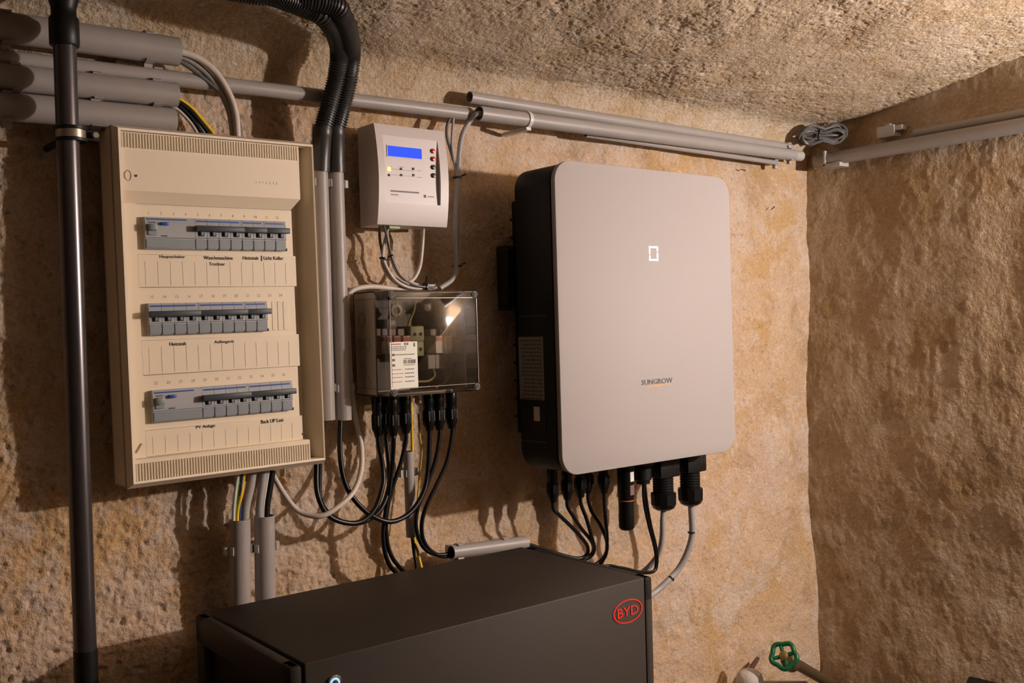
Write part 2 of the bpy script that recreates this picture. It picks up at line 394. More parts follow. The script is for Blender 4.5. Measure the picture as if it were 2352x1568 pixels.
for a, c in ((.175, .221), (.2945, .343), (.4195, .4565)):
    mb = MB(); mb.box(RX0, RX1+.0035, -.0635, -.030, V(c), V(a), .0006, 1)
    for k in range(13): mb.box(GX0+k*MODW-.0002, GX0+k*MODW+.0002, -.0639, -.063, V(c)+.003, V(a)-.010)
    bpart('label_strip', mb, CREAM)
mb = MB(); mb.box(x0, x1, -.0735, -.030, V(.489), V(.4565), .0008, 1); bpart('bottom_cover', mb, CREAM)
bpart('rib_strip', ribs(V(.4885), V(.463)), CREAM, stuff=True)
# printed lettering
def on_board(u, v, y=-.0645):
    p = W(u, v, y=PY+y); return p[0]-PX, p[2]-PZ
def word(s, u0, u1, v, name='label_text', m=INK, hgt=None, y=-.0641):
    xa, za = on_board(u0, v); xb, zb = on_board(u1, v+.0); mb = MB()
    text_mb(mb, s, (xa+xb)/2, y, (za+zb)/2+.0, width=xb-xa, height=hgt); return bpart(name, mb, m)
for s, u0, u1, v, hh in (('Hauptschalter', 372, 431, 589, .0052), ('Waschmaschine', 473, 540, 592, .0052), ('Trockner', 486, 522, 606, .0048), ('Heizstab', 563, 599, 593, .0050), ('|', 605, 607, 594, .008), ('Licht Keller', 611, 656, 594, .0052),
                     ('Heizstab', 393, 431, 788, .0050), ('Außengerät', 496, 541, 785, .0056), ('PV Anlage', 452, 496, 979, .0055), ('Back UP Last', 601, 653, 967, .0055)):
    word(s, u0, u1, v, hgt=hh)
for r, (a, c, t, bt) in enumerate(rows):
    mb = MB()
    for k in range(12): text_mb(mb, str(r*12+k+1), GX0+(k+.5)*MODW, -.0602, V((a+t)/2+.002), height=.0042)
    bpart('number_print', mb, CREAM_D, stuff=True)
# screws and marks on the cover
for (u, v, yy, rr) in ((320, 402, -.0745, .0016), (697, 998, -.064, .0016)):
    xx, zz = on_board(u, v, yy); mb = MB(); mb._lathe(np.array((xx, yy, zz)), np.array((0, -1., 0)), [(-.001, rr), (.0006, rr)], 10); bpart('screw', mb, SLOT)
xx, zz = on_board(301, 401, -.074); mb = MB(); mb.tube([(xx+.006*math.cos(q)*.7, -.0744, zz+.007*math.sin(q)) for q in np.linspace(0, 2*math.pi, 20)[:-1]], .0004, 6, closed=True); mb.box(xx-.005, xx-.0042, -.0748, -.074, zz-.004, zz+.004); bpart('latch_mark', mb, CREAM_D)
xx, zz = on_board(320, 1027, -.065); mb = MB(); mb.tube([(xx-.004, -.0650, zz-.006), (xx+.004, -.0650, zz+.006)], .0011, 8); bpart('turn_screw', mb, CREAM_D)
xx, zz = on_board(622, 421, -.0745); mb = MB()
for k in range(7): mb.box(xx-.019+k*.0055, xx-.019+k*.0055+.0042, -.0746, -.0738, zz-.0012-(k > 3)*.0008, zz+.0012+(k > 3)*.0008)
bpart('embossed_mark', mb, CREAM, stuff=True)

# circuit breakers: profile bodies with stripe, levers and tie bar
def profile_body(mb, xa, xb, prof):
    n = len(prof); mb.add([(xa, y, z) for y, z in prof]+[(xb, y, z) for y, z in prof],
        [tuple(range(n)), tuple(reversed(range(n, 2*n)))]+[(i, (i+1) % n, n+(i+1) % n, n+i) for i in range(n)])
def breaker(n, h):
    """tied n-pole miniature circuit breaker, local origin bottom left on the plate"""
    mb = MB()
    prof = [(.004, 0), (-.0075, 0), (-.0085, .001), (-.0085, h*.36), (-.0105, h*.38), (-.0105, h*.80), (-.0085, h*.99), (.004, h)]
    for k in range(n): profile_body(mb, k*MODW+.00025, (k+1)*MODW-.00025, prof)
    return mb.mesh('circuit_breaker', BRK, 20)
PROTO = {}
def make_breaker(n, h):
    key = (n, round(h, 3))
    if key not in PROTO:
        lo = MB(); st = MB(); ba = MB(); wi = MB(); lv = MB(); no = MB(); Wd = n*MODW
        for k in range(n):
            lo.box(k*MODW+.0006, (k+1)*MODW-.0006, -.0094, -.008, h*.03, h*.33, .0004, 1)
            wi.box(k*MODW+.0045, k*MODW+.0130, -.0112, -.010, h*.42, h*.54)
            lv.box(k*MODW+.0070, k*MODW+.0105, -.0145, -.010, h*.44, h*.60, .0006, 1)
        for k in range(1, n+1): no.box(k*MODW-.0013, k*MODW+.0010, -.0096, -.006, 0, h*.09)
        st.box(.002, Wd-.004, -.0098, -.008, h*.875, h*.925)
        ba.box(-.002, Wd+.0015, -.0215, -.0128, h*.565, h*.745, .0012, 2)
        PROTO[key] = [('circuit_breaker', breaker(n, h)), ('terminal_cover', lo.mesh('terminal_cover', BRK2)), ('stripe', st.mesh('stripe', BLUE)),
                      ('tie_bar', ba.mesh('tie_bar', BAR)), ('lever_slot', wi.mesh('lever_slot', SLOT)), ('lever', lv.mesh('lever', BRK2)), ('notch', no.mesh('notch', SLOT))]
    return PROTO[key]
def rcd(h):
    key = ('rcd', round(h, 3))
    if key not in PROTO:
        n = 4; Wd = n*MODW; bo = MB(); profile_body(bo, .00025, Wd-.00025, [(.004, 0), (-.0075, 0), (-.0085, .001), (-.0085, h*.34), (-.0105, h*.36), (-.0105, h*.86), (-.0085, h*.99), (.004, h)])
        lo = MB(); lo.box(.001, Wd-.001, -.0098, -.008, h*.03, h*.31, .0004, 1)
        st = MB(); st.box(.003, Wd-.012, -.0104, -.008, h*.90, h*.94)
        bt = MB(); bt.box(.0215, .0325, -.0150, -.010, h*.735, h*.83, .0010, 2)
        lv = MB(); lv.box(.004, .0140, -.0200, -.010, h*.56, h*.77, .0012, 2); lv.box(.003, .0155, -.0125, -.010, h*.42, h*.57, .0008, 1)
        mk = MB(); mk.box(.0215, .0305, -.0110, -.010, h*.395, h*.425); mk.box(.004, .0145, -.0110, -.010, h*.81, h*.835)
        PROTO[key] = [('residual_current_breaker', bo.mesh('residual_current_breaker', BRK, 20)), ('terminal_cover', lo.mesh('terminal_cover', BRK2)), ('stripe', st.mesh('stripe', BLUE)),
                      ('test_button', bt.mesh('test_button', BLUE)), ('lever', lv.mesh('lever', BRK2)), ('printed_mark', mk.mesh('printed_mark', SLOT))]
    return PROTO[key]
def install(proto, x, z):
    body = put(proto[0][0], proto[0][1], board, (x, -.060, z))
    for nm, me in proto[1:]: put(nm, me, body)
for r, (layout, h) in enumerate((((('r', 4), 4, 2, 2), .045), ((4, 4, 2), .045), ((('r', 4), 4, 4), .045))):
    z0 = V(rows[r][3]); x = GX0
    for it in layout:
        if isinstance(it, tuple): install(rcd(h), x, z0); x += 4*MODW
        else: install(make_breaker(it, h), x, z0); x += it*MODW
xb = GX0+10*MODW+.002; zb = V(rows[1][3])
mb = MB()
for k in range(4): mb.box(xb+k*.0092, xb+k*.0092+.0086, -.0612, -.059, zb+.001, zb+.044, .0004, 1)
bpart('blanking_strip', mb, CREAM)

# ------------------------------------------------------------------ conduits and cable pipes
def clip_mb(mb, c, d, r, n, w=.012, base=.02, lugs=(-1, 1)):
    """C clip round a pipe: centre c, axis d, opening away from wall normal n (n points off the wall)"""
    c = np.array(c, float); d = np.array(d, float); d /= np.linalg.norm(d); n = np.array(n, float); n = n-d*(n@d); n /= np.linalg.norm(n); t = np.cross(d, n)
    pts = []
    for q in np.linspace(-2.15, 2.15, 17): pts.append((math.cos(math.pi-q*1.0), math.sin(math.pi-q)))
    vs = []; fs = []
    for i, (a, b_) in enumerate(pts):
        for rr in (r+.0003, r+.0026):
            for s in (-w/2, w/2): vs.append(c+n*(a*rr)+t*(b_*rr)+d*s)
    for i in range(len(pts)-1):
        k = i*4; fs += [(k, k+1, k+5, k+4), (k+2, k+6, k+7, k+3), (k, k+4, k+6, k+2), (k+1, k+3, k+7, k+5)]
    e = (len(pts)-1)*4; fs += [(0, 2, 3, 1), (e, e+1, e+3, e+2)]
    mb.add(vs, fs)
    # foot between clip and wall
    o = c-n*(r+.002); q = []
    for a in (0, -base):
        for s in (-w/2, w/2):
            for tt in (-r*.6, r*.6): q.append(o+n*a+d*s+t*tt)
    mb.add(q, [(0, 1, 3, 2), (4, 6, 7, 5), (0, 4, 5, 1), (2, 3, 7, 6), (0, 2, 6, 4), (1, 5, 7, 3)])
    # lugs on both sides
    for sg in lugs:
        o2 = c+t*sg*(r+.005)-n*r*.2; q = [o2+n*a+d*s+t*tt for a in (-.004, .004) for s in (-w/2, w/2) for tt in (-.0035, .0035)]
        mb.add(q, [(0, 1, 3, 2), (4, 6, 7, 5), (0, 4, 5, 1), (2, 3, 7, 6), (0, 2, 6, 4), (1, 5, 7, 3)])
    return mb
def pipe(name, label, a, b, r, m=GREYPVC, wall=.0016, clips=(), n=(0, -1, 0), clipm=GREYPVC2, sag=0., seg=24, lugs=(-1, 1)):
    a = np.array(a, float); b = np.array(b, float); t = thing(name, label, 'pipe', tuple(a))
    k = 9; P = [a+(b-a)*s+np.array((0, 0, -sag*4*s*(1-s))) for s in np.linspace(0, 1, k)]
    part('tube', MB().tube(P, r, seg, inner=wall), m, t)
    for s in clips: part('clip', clip_mb(MB(), a+(b-a)*s, b-a, r, n, lugs=lugs), clipm, t)
    return t
YB = -.045
A0, A1 = W(-420, 2, y=YB), W(408, 119, y=YB); A0 = A1+(A0-A1)*2.6
pipe('cable_pipe', 'topmost thick grey cable pipe at upper left, ending in a bundle of cables', A0, A1, .0205, clips=(0.7962, 0.9615), lugs=(1,), clipm=GREYPVC)
B0, B1 = W(-420, 82, y=-.040), W(1078, 262, y=-.040); B0 = B1+(B0-B1)*1.6
pipe('cable_pipe', 'long thin grey pipe running from the left behind the corrugated hoses', B0, B1, .0112, clips=(0.5125, 0.6375), lugs=(), clipm=GREYPVC)
C0, C1 = W(-420, 130, y=YB), W(404, 219, y=YB); C0 = C1+(C0-C1)*2.6
pipe('cable_pipe', 'thick grey pipe at left with yellow and black wires leaving its end', C0, C1, .0180, clips=(0.8077, 0.9000, 0.9731), lugs=(1,), clipm=GREYPVC)
D0, D1 = W(-420, 205, y=YB), W(398, 279, y=YB); D0 = D1+(D0-D1)*2.6
pipe('cable_pipe', 'lowest thick grey pipe at left just above the fuse board', D0, D1, .0190, clips=(0.8000, 0.9000), lugs=(1,), clipm=GREYPVC)
# right-hand group along the top of the wall
U0, U1 = W(1078, 223, y=-.045), W(1815, 340, y=-.030)
pipe('cable_pipe', 'upper open-ended grey pipe of the group above the inverter', U0, U1, .0105, clips=(.99,), lugs=())
L0, L1 = W(1100, 260, y=-.060), W(1822, 356, y=-.045)
t = pipe('cable_pipe', 'lower open-ended grey pipe above the inverter, held by a bright clip', L0, L1, .0132, clips=())
cq = L0+(L1-L0)*.115; dq = (L1-L0)/np.linalg.norm(L1-L0); mb = MB()._lathe(cq, dq, [(0, .0133), (0, .0152), (.0075, .0152), (.0075, .0133)], 26); mb.box(cq[0]-.002, cq[0]+.010, cq[1]-.004, .012, cq[2]-.020, cq[2]-.0135, .0008, 1)
part('clip', mb, mat('bright_clip', (.66, .64, .60), .4), t)
part('clip', clip_mb(MB(), L0+(L1-L0)*.985, L1-L0, .0132, (0, -1, 0), .008, .03), GREYPVC2, t)
d = (L1-L0)/np.linalg.norm(L1-L0); part('coupling', MB().tube([L1-d*.002, L1+d*.030], .0122, 24, inner=.002), GREYPVC2, t)
pipe('cable_pipe', 'thin grey tube tucked right under the pipes above the inverter', W(1345, 309, y=-.035), W(1785, 374, y=-.030), .0055, clips=(.99,))
# end wall pipes
EX = XR-.030
pipe('cable_pipe', 'thick grey pipe along the top of the darker right-hand wall', W(1874, 371, x=EX), np.array((EX, -1.6, 1.728)), .0158, n=(-1, 0, 0), clips=())
pipe('cable_pipe', 'thinner grey pipe behind the thick one on the right-hand wall', np.array((XR-.016, -.29, 1.746)), np.array((XR-.016, -1.6, 1.757)), .0100, n=(-1, 0, 0))
c = W(1880, 372, x=EX)
mb = MB(); mb.box(EX-.018, EX+.028, c[1]-.030, c[1]-.024, 1.700, 1.738, .001, 1); mb.box(EX-.018, EX+.020, c[1]-.070, c[1]-.024, 1.696, 1.706, .001, 1); mb.box(EX-.003, EX+.028, c[1]-.03, c[1]+.012, 1.700, 1.722, .001, 1)
single('pipe_bracket', mb, GREYPVC2, 'pale grey bracket under the near end of the right wall pipe', 'bracket')
c = W(2040, 302, x=XR-.020)
mb = MB(); mb.box(XR-.032, XR-.004, c[1]-.022, c[1]+.022, c[2]-.014, c[2]+.012, .001, 1); mb.box(XR-.030, XR-.010, c[1]-.040, c[1]-.020, c[2]-.002, c[2]+.009, .001, 1)
mb.box(XR-.030, XR-.010, c[1]-.010, c[1]+.001, c[2]+.010, c[2]+.016)
single('wall_bracket', mb, GREYPVC2, 'empty cream plastic bracket above the right wall pipe', 'bracket')

# corrugated hoses coming down from the ceiling and their rigid pipes
def corrugated(mb, path, r, pitch=.0042, amp=.0011):
    P = np.array(path); L = np.concatenate([[0], np.cumsum(np.linalg.norm(np.diff(P, axis=0), axis=1))]); n = int(L[-1]/pitch*4)
    s = np.linspace(0, L[-1], n); Q = np.stack([np.interp(s, L, P[:, i]) for i in range(3)], 1)
    rad = r+amp*np.where((np.arange(n) % 4) < 2, 1, -1); return mb.tube(Q, rad, 18)
hose = [dict(lab='left black corrugated hose bending down from the ceiling', top=[(-2.6, -1.52, 1.82), (-1.8, -.955, 1.815), (-1.05, -.420, 1.793), (-.86, -.285, 1.790), W(690, 12, z=1.785), W(748, 42, z=1.778), W(778, 100, y=-.118), W(776, 165, y=-.085), W(757, 240, y=-.066), W(741, 300, y=-.058)], bot=(752, 964), sl=(735, 394), lab2='left of the two upright grey pipes beside the fuse board'),
        dict(lab='right black corrugated hose bending down from the ceiling', top=[(-2.6, -1.45, 1.82), (-1.8, -.885, 1.815), (-1.05, -.350, 1.797), (-.84, -.220, 1.794), W(740, 4, z=1.790), W(787, 40, z=1.782), W(806, 110, y=-.112), W(800, 180, y=-.085), W(785, 245, y=-.066), W(770, 300, y=-.058)], bot=(790, 964), sl=(771, 396), lab2='right of the two upright grey pipes, ending above the white cable loop')]
for i, hs in enumerate(hose):
    t = thing('corrugated_hose', hs['lab'], 'hose', tuple(hs['top'][0]))
    part('hose', corrugated(MB(), spl(hs['top'], 14), .0142), CORR, t)
    a = W(*((741, 298) if i == 0 else (770, 298)), y=-.058); e = W(*hs['sl'], y=-.052)
    part('sleeve', MB()._lathe(np.array(a), (e-a)/np.linalg.norm(e-a), [(-.004, .0150), (.0, .0156), (.01, .0156), (.011, .0150), (np.linalg.norm(e-a)-.012, .0150), (np.linalg.norm(e-a)-.012, .0156), (np.linalg.norm(e-a), .0156)], 22), CORR, t)
    bt = W(*hs['bot'], y=-.050)
    pipe('cable_pipe', hs['lab2'], e, bt, .0126, clips=(.045, .87), clipm=GREYPVC2)

# vertical dark steel pipe at the left
YP = -.105
a = W(141, -250, y=YP); m1 = W(196, 1498, y=YP); e = W(204, 1760, y=YP); e[2] = 0.
dv = (m1-a)/np.linalg.norm(m1-a)
t = thing('steel_pipe', 'upright dark steel pipe in front of the wall at far left', 'pipe', (e[0], e[1], 0))
top = W(147, 60, y=YP)
part('shaft', MB().tube([top, m1], .0142, 28), STEEL, t)
L_ = np.linalg.norm(W(148, 107, y=YP)-top)
part('coupling', MB()._lathe(top-dv*.075, dv, [(0, .012), (.012, .021), (.030, .0225), (.040, .019), (.052, .0155), (.062, .0155), (.066, .0185), (.075+L_-.002, .0185), (.075+L_, .0170)], 26), STEEL_B, t)
part('riser', MB().tube([a, top-dv*.07], .0125, 20), STEEL_B, t)
part('lower_sleeve', MB().tube([m1-dv*.004, m1+(e-m1)/np.linalg.norm(e-m1)*.9], .0149, 26), STEEL_B, t)
cc = W(163, 309, y=YP)
mb = MB(); mb._lathe(cc+np.array((0, 0, -.0095)), np.array((0, 0, 1.)), [(0, .0150), (0, .0200), (.004, .0200), (.0045, .0178), (.0145, .0178), (.015, .0200), (.019, .0200), (.019, .0150)], 28); cl = part('pipe_clamp', mb, STEEL_B, t)
mb = MB(); mb._lathe(cc+np.array((0, 0, -.005)), np.array((0, 0, 1.)), [(0, .0170), (0, .0184), (.010, .0184), (.010, .0170)], 28); part('clamp_band', mb, ZINC, cl)
mb = MB(); mb.box(cc[0]+.014, cc[0]+.034, cc[1]-.006, cc[1]+.006, cc[2]-.007, cc[2]+.007, .001, 1); part('clamp_lug', mb, STEEL_B, cl)
mb = MB(); mb._lathe(np.array((cc[0]+.027, cc[1]-.014, cc[2])), np.array((0, 1., 0)), [(0, .0035), (.001, .0048), (.005, .0048), (.005, .0025), (.028, .0025)], 6); part('bolt', mb, ZINC, cl)
part('wall_rod', MB().tube([cc+np.array((0, .016, 0)), cc+np.array((0, .12, 0))], .0045, 12), STEEL_B, cl)

# ------------------------------------------------------------------ solar controller (small white box with blue display)
sx0, sx1, sz0, sz1 = -.5025, -.3645, 1.511, 1.6755; SB, SF = -.017, -.068
ctrl = thing('heating_controller', 'small white wall controller with glowing blue display', 'controller', ((sx0+sx1)/2, SB, sz0))
def bulge(z):
    t = (z-sz0)/(sz1-sz0); return SF-.0105*math.sin(math.pi*min(max(t, 0), 1))**.8-.002*(1-t)
fx0, fx1, fz0, fz1 = sx0+.0130, sx1-.0165, sz0+.036, sz1-.0185
zsl = sorted(set([sz0+(sz1-sz0)*i/40 for i in range(41)]+[fz0, fz1]))
mb = MB()
def strip(xa, xb, zz):
    vs = []; fs = []
    for z in zz: vs += [(xa, bulge(z), z), (xb, bulge(z), z)]
    for i in range(len(zz)-1): fs.append((2*i, 2*i+1, 2*i+3, 2*i+2))
    mb.add(vs, fs)
strip(sx0, fx0, zsl); strip(fx1, sx1, zsl)
strip(fx0, fx1, [z for z in zsl if z <= fz0+1e-9]); strip(fx0, fx1, [z for z in zsl if z >= fz1-1e-9])
FY = SF-.0045
zin = [z for z in zsl if fz0-1e-9 <= z <= fz1+1e-9]
for xx in (fx0, fx1):     # recess walls
    vs = []; fs = []
    for z in zin: vs += [(xx, bulge(z), z), (xx, FY, z)]
    for i in range(len(zin)-1): fs.append((2*i, 2*i+1, 2*i+3, 2*i+2))
    mb.add(vs, fs)
for zz in (fz0, fz1): mb.add([(fx0, bulge(zz), zz), (fx1, bulge(zz), zz), (fx1, FY, zz), (fx0, FY, zz)], [(0, 1, 2, 3)])
for xx in (sx0, sx1):     # sides
    n = len(zsl); vs = [(xx, bulge(z), z) for z in zsl]+[(xx, SB, z) for z in zsl]
    mb.add(vs, [(i, i+1, n+i+1, n+i) for i in range(n-1)])
for zz in (sz0, sz1): mb.add([(sx0, bulge(zz), zz), (sx1, bulge(zz), zz), (sx1, SB, zz), (sx0, SB, zz)], [(0, 1, 2, 3)])
part('housing', mb, WHITE, ctrl)
part('spacer', MB().box(sx0+.03, sx1-.03, SB-.002, .012, sz0+.04, sz1-.04), WHITE, ctrl)
mb = MB(); mb.box(fx0, fx1, FY, FY+.003, fz0, fz1); face = part('face_plate', mb, PLATE, ctrl)
def fp(u, v): p = W(u, v, y=FY); return p[0], p[2]
xa, za = fp(889, 333); xb, zb = fp(968, 364)
za -= .0; mb = MB(); z_t, z_b = fp(889, 334)[1]-.0, fp(889, 358)[1]
mb.box(xa, xb, FY-.0006, FY+.001, z_b, z_t); part('display', mb, LCD, face, label='glowing blue display')
mb = MB(); w_ = .0012
mb.box(xa-w_, xb+w_, FY-.0012, FY+.001, z_t, z_t+w_); mb.box(xa-w_, xb+w_, FY-.0012, FY+.001, z_b-w_, z_b); mb.box(xa-w_, xa, FY-.0012, FY+.001, z_b, z_t); mb.box(xb, xb+w_, FY-.0012, FY+.001, z_b, z_t)
part('display_frame', mb, PLATE, face)
bxx = fp(994, 365)[0]
for v, m in ((347, REDB), (365, REDB), (384, BLKB), (403, BLKB)):
    zz = fp(993, v)[1]; mb = MB(); mb._lathe(np.array((bxx, FY+.001, zz)), np.array((0, -1., 0)), [(0, .0040), (.0035, .0040), (.0048, .0030), (.0052, .0)], 14); part('button', mb, m, face)
xs_ = [fp(u, 390)[0] for u in (893, 921, 949)]
for r, v in enumerate((388, 402)):
    for c, xx in enumerate(xs_):
        zz = fp((893, 921, 949)[c], v)[1]; lit = (r == 0 and c == 0); s = .0030 if lit else .0018
        mb = MB(); mb.box(xx-s, xx+s, FY-.0012, FY+.001, zz-s, zz+s*(1.2 if lit else 1)); part('indicator', mb, YLED if lit else SLOT, face)
mb = MB()
for v in (390, 403): mb.box(xs_[0]+.004, xs_[2]+.003, FY-.0002, FY+.001, fp(921, v)[1]-.0003, fp(921, v)[1]+.0003)
for v, u0, u1, hh in ((382, 889, 900, .0009), (383, 917, 928, .0009), (385, 945, 953, .0009), (392, 958, 968, .0009), (407, 958, 968, .0009)):
    mb.box(fp(u0, v)[0], fp(u1, v)[0], FY-.0002, FY+.001, fp(u0, v)[1]-hh/2, fp(u0, v)[1]+hh/2)
part('printed_diagram', mb, mat('faint_print', (.30, .24, .22), .6), face, stuff=True)
mb = MB(); z1_ = fp(896, 438)[1]
x = fp(897, 438)[0]; xe = fp(963, 442)[0]
while x < xe: mb.box(x, x+.0021, FY-.0002, FY+.001, z1_-.0013, z1_+.0013); x += .0027
for k in range(6): mb.box(fp(898, 446)[0]+k*.0025, fp(898, 446)[0]+k*.0025+.0017, FY-.0002, FY+.001, z1_-.0068, z1_-.0050)
x = fp(973, 447)[0]; mb.box(x, x+.005, FY-.0002, FY+.001, z1_-.0075, z1_-.0025)
for k in range(5): mb.box(x+.008+k*.0028, x+.010+k*.0028, FY-.0002, FY+.001, z1_-.0060, z1_-.0044)
part('printed_text', mb, mat('grey_print', (.12, .10, .10), .6), face, stuff=True)
mb = MB(); mb.box(sx0+.03, sx0+.052, SF+.010, SF+.035, sz0-.005, sz0+.004, .001, 1); part('terminal_block', mb, TERM, ctrl)

# ------------------------------------------------------------------ junction box with clear lid
jx0, jx1, jz0, jz1 = -.5185, -.3395, 1.2315, 1.4020; JB, JM, JF = -.013, -.079, -.120
jb = thing('junction_box', 'grey junction box with a smoky clear lid and white label', 'junction box', ((jx0+jx1)/2, JB, jz0))
mb = MB(); th = .003
mb.box(jx0, jx0+th, JM, JB, jz0, jz1, .0008, 1); mb.box(jx1-th, jx1, JM, JB, jz0, jz1, .0008, 1); mb.box(jx0, jx1, JM, JB, jz0, jz0+th, .0008, 1); mb.box(jx0, jx1, JM, JB, jz1-th, jz1, .0008, 1); mb.box(jx0, jx1, JB-.003, JB, jz0, jz1)
part('base', mb, JBASE, jb)
part('spacer', MB().box(jx0+.03, jx1-.03, JB-.001, .012, jz0+.03, jz1-.03), JBASE, jb)
mb = MB()
for zz, rr, yy in ((.125, .011, -.040), (.085, .009, -.030), (.085, .009, -.055), (.045, .009, -.040), (.022, .011, -.050)):
    mb.tube([(jx0-.0003, yy+rr*math.cos(q), jz0+zz+rr*math.sin(q)) for q in np.linspace(0, 2*math.pi, 25)[:-1]], .0005, 6, closed=True)
for zz in (.012, .158): mb.box(jx0-.0006, jx0+.001, JM+.002, JB, jz0+zz-.0005, jz0+zz+.0005)
part('knockout_ring', mb, mat('knockout_line', (.30, .26, .22), .6), jb, stuff=True)
# lid: open shell of clear plastic
mb = MB(); th = .0025; P = rrect(jx0, jx1, jz0, jz1, .006, 4); Q = rrect(jx0+th, jx1-th, jz0+th, jz1-th, .004, 4); n = len(P)
rings = [(P, JM), (P, JF+.004), ([(a+(.0 if 0 else 0), c) for a, c in rrect(jx0+.0012, jx1-.0012, jz0+.0012, jz1-.0012, .005, 4)], JF+.001), (rrect(jx0+.004, jx1-.004, jz0+.004, jz1-.004, .004, 4), JF)]
vs = []; fs = []
for R_, y in rings: vs += [(a, y, c) for a, c in R_]
for k in range(len(rings)-1):
    for i in range(n): j = (i+1) % n; fs.append((k*n+i, k*n+j, (k+1)*n+j, (k+1)*n+i))
fs.append(tuple((len(rings)-1)*n+i for i in range(n))); mb.add(vs, fs)
lid = part('clear_lid', mb, CLEAR, jb)
mb = MB(); e_ = .017       # raised inner lip frame of the lid
for (a0, a1, c0, c1) in ((jx0+.016, jx1-.012, jz1-.0135, jz1-.0128), (jx0+.016, jx1-.012, jz0+.0128, jz0+.0135), (jx0+.0035, jx0+.0042, jz0+.016, jz1-.016), (jx1-.0046, jx1-.0038, jz0+.014, jz1-.014)): mb.box(a0, a1, JF-.0010, JF, c0, c1)
part('lid_lip', mb, mat('clear_edge', (.42, .38, .34), .2), lid)
for xx in (jx0+.0075, jx1-.0075):
    for zz in (jz0+.0075, jz1-.0075):
        mb = MB(); mb._lathe(np.array((xx, JF+.002, zz)), np.array((0, -1., 0)), [(0, .0058), (.0032, .0058), (.0036, .0050), (.0030, .0036), (.0016, .0034)], 16); s_ = part('lid_screw', mb, mat('screw_collar', (.24, .22, .20), .25), jb)
        mb = MB(); mb._lathe(np.array((xx, JF+.001, zz)), np.array((0, -1., 0)), [(0, .0040), (.0036, .0040)], 12); part('screw_head', mb, SLOT, s_)
# label on the lid
def jl(u, v): p = W(u, v, y=JF-.001); return p[0], p[2]
la, lb = jl(895, 786), jl(960, 893); lx0, lx1 = la[0], jl(959, 820)[0]; lz0, lz1 = jl(897, 895)[1], jl(893, 786)[1]
mb = MB(); mb.box(lx0, lx1, JF-.0010, JF-.0002, lz0, lz1); lab = part('label', mb, LABELP, jb, label='white printed label')
mb = MB(); mr_ = MB(); lw, lh = lx1-lx0, lz1-lz0; R2 = random.Random(3)
def dash(m_, fx, fz, fw, fh): m_.box(lx0+fx*lw, lx0+(fx+fw)*lw, JF-.0012, JF-.0009, lz0+(fz-fh/2)*lh, lz0+(fz+fh/2)*lh)
for fz in (.90, .865, .83):
    x = .06
    while x < .55: w_ = R2.uniform(.03, .08); dash(mb, x, fz, w_, .016); x += w_+.02
for k in range(14): dash(mb, .20+k*.05, .73, .034, .022)
for k in range(11): dash(mb, .48+k*.042, .575, R2.uniform(.012, .034), .085)
dash(mb, .50, .64, .28, .014); dash(mb, .48, .505, .40, .012)
for fz in (.415, .33, .25, .155):
    x = .05
    while x < .40: w_ = R2.uniform(.03, .07); dash(mr_, x, fz, w_, .016); x += w_+.02
    x = .52
    while x < .86: w_ = R2.uniform(.03, .06); dash(mb, x, fz, w_, .020); x += w_+.015
dash(mr_, .06, .955, .34, .024); dash(mb, .52, .955, .06, .05); dash(mb, .61, .955, .06, .05); dash(mb, .86, .93, .06, .08)
for fz in (.73, .62, .51): dash(mb, .07, fz, .10, .05)
part('label_print', mb, mat('label_ink', (.12, .09, .07), .6), lab, stuff=True); part('label_red_print', mr_, LABELR, lab, stuff=True)
# what shows inside
mb = MB(); mb.box(jx0+.006, jx1-.006, JB-.008, JB-.005, jz0+.006, jz1-.006); part('back_plate', mb, BACKP, jb)
mb = MB(); mb.box(jx0+.008, jx1-.010, JB-.014, JB-.008, jz0+.066, jz0+.101); part('rail', mb, mat('rail_grey', (.35, .33, .30), .4, .6), jb)
def ji(u, v, y=-.070): p = W(u, v, y=y); return p[0], p[2]
for u0, u1 in ((876, 886), (889, 902), (904, 921), (925, 944), (1000, 1018), (1022, 1039), (1043, 1059)):
    xa = ji(u0, 790)[0]; xb = ji(u1, 790)[0]; zt = ji(u0, 771)[1]; zb_ = ji(u0, 812)[1]
    ar = part('surge_arrester', MB().box(xa, xb, -.070, -.016, zb_, zt, .0012, 1), ARR_W, jb)
    part('red_band', MB().box(xa+.0006, xb-.0006, -.0708, -.060, zt-.009, zt-.002), ARR_R, ar)
    part('foot', MB().box(xa, xb, -.056, -.016, zt, zt+.012, .001, 1), mat('arrester_foot', (.30, .25, .23), .5), ar)
for v in (765, 800):
    xa, zc = ji(946, v); xb = ji(978, v)[0]
    tb = part('terminal', MB().box(xa, xb, -.066, -.016, zc-.014, zc+.012, .0025, 2), TERM, jb)
    for k in (.3, .72): part('terminal_hole', MB()._lathe(np.array((xa+(xb-xa)*k, -.066, zc-.002)), np.array((0, -1., 0)), [(-.001, .0032), (.0006, .0032)], 12), SLOT, tb)
xa, zc = ji(990, 830); xb = ji(1052, 830)[0]
part('fuse_holder', MB().box(xa, xb, -.060, -.016, zc-.014, zc+.012, .0015, 1), mat('holder_grey', (.24, .20, .18), .4), jb)
for pts in (((955, 690), (950, 715), (940, 740), (938, 765)), ((912, 690), (908, 710), (916, 726), (930, 712)), ((960, 876), (985, 874), (998, 862), (995, 848)), ((1036, 850), (1034, 862), (1020, 880), (1000, 890))):
    part('inner_wire', MB().tube(spl([W(u, v, y=-.055) for u, v in pts], 8), .0021, 8), mat('dull_earth_wire', (.42, .38, .12), .45), jb)
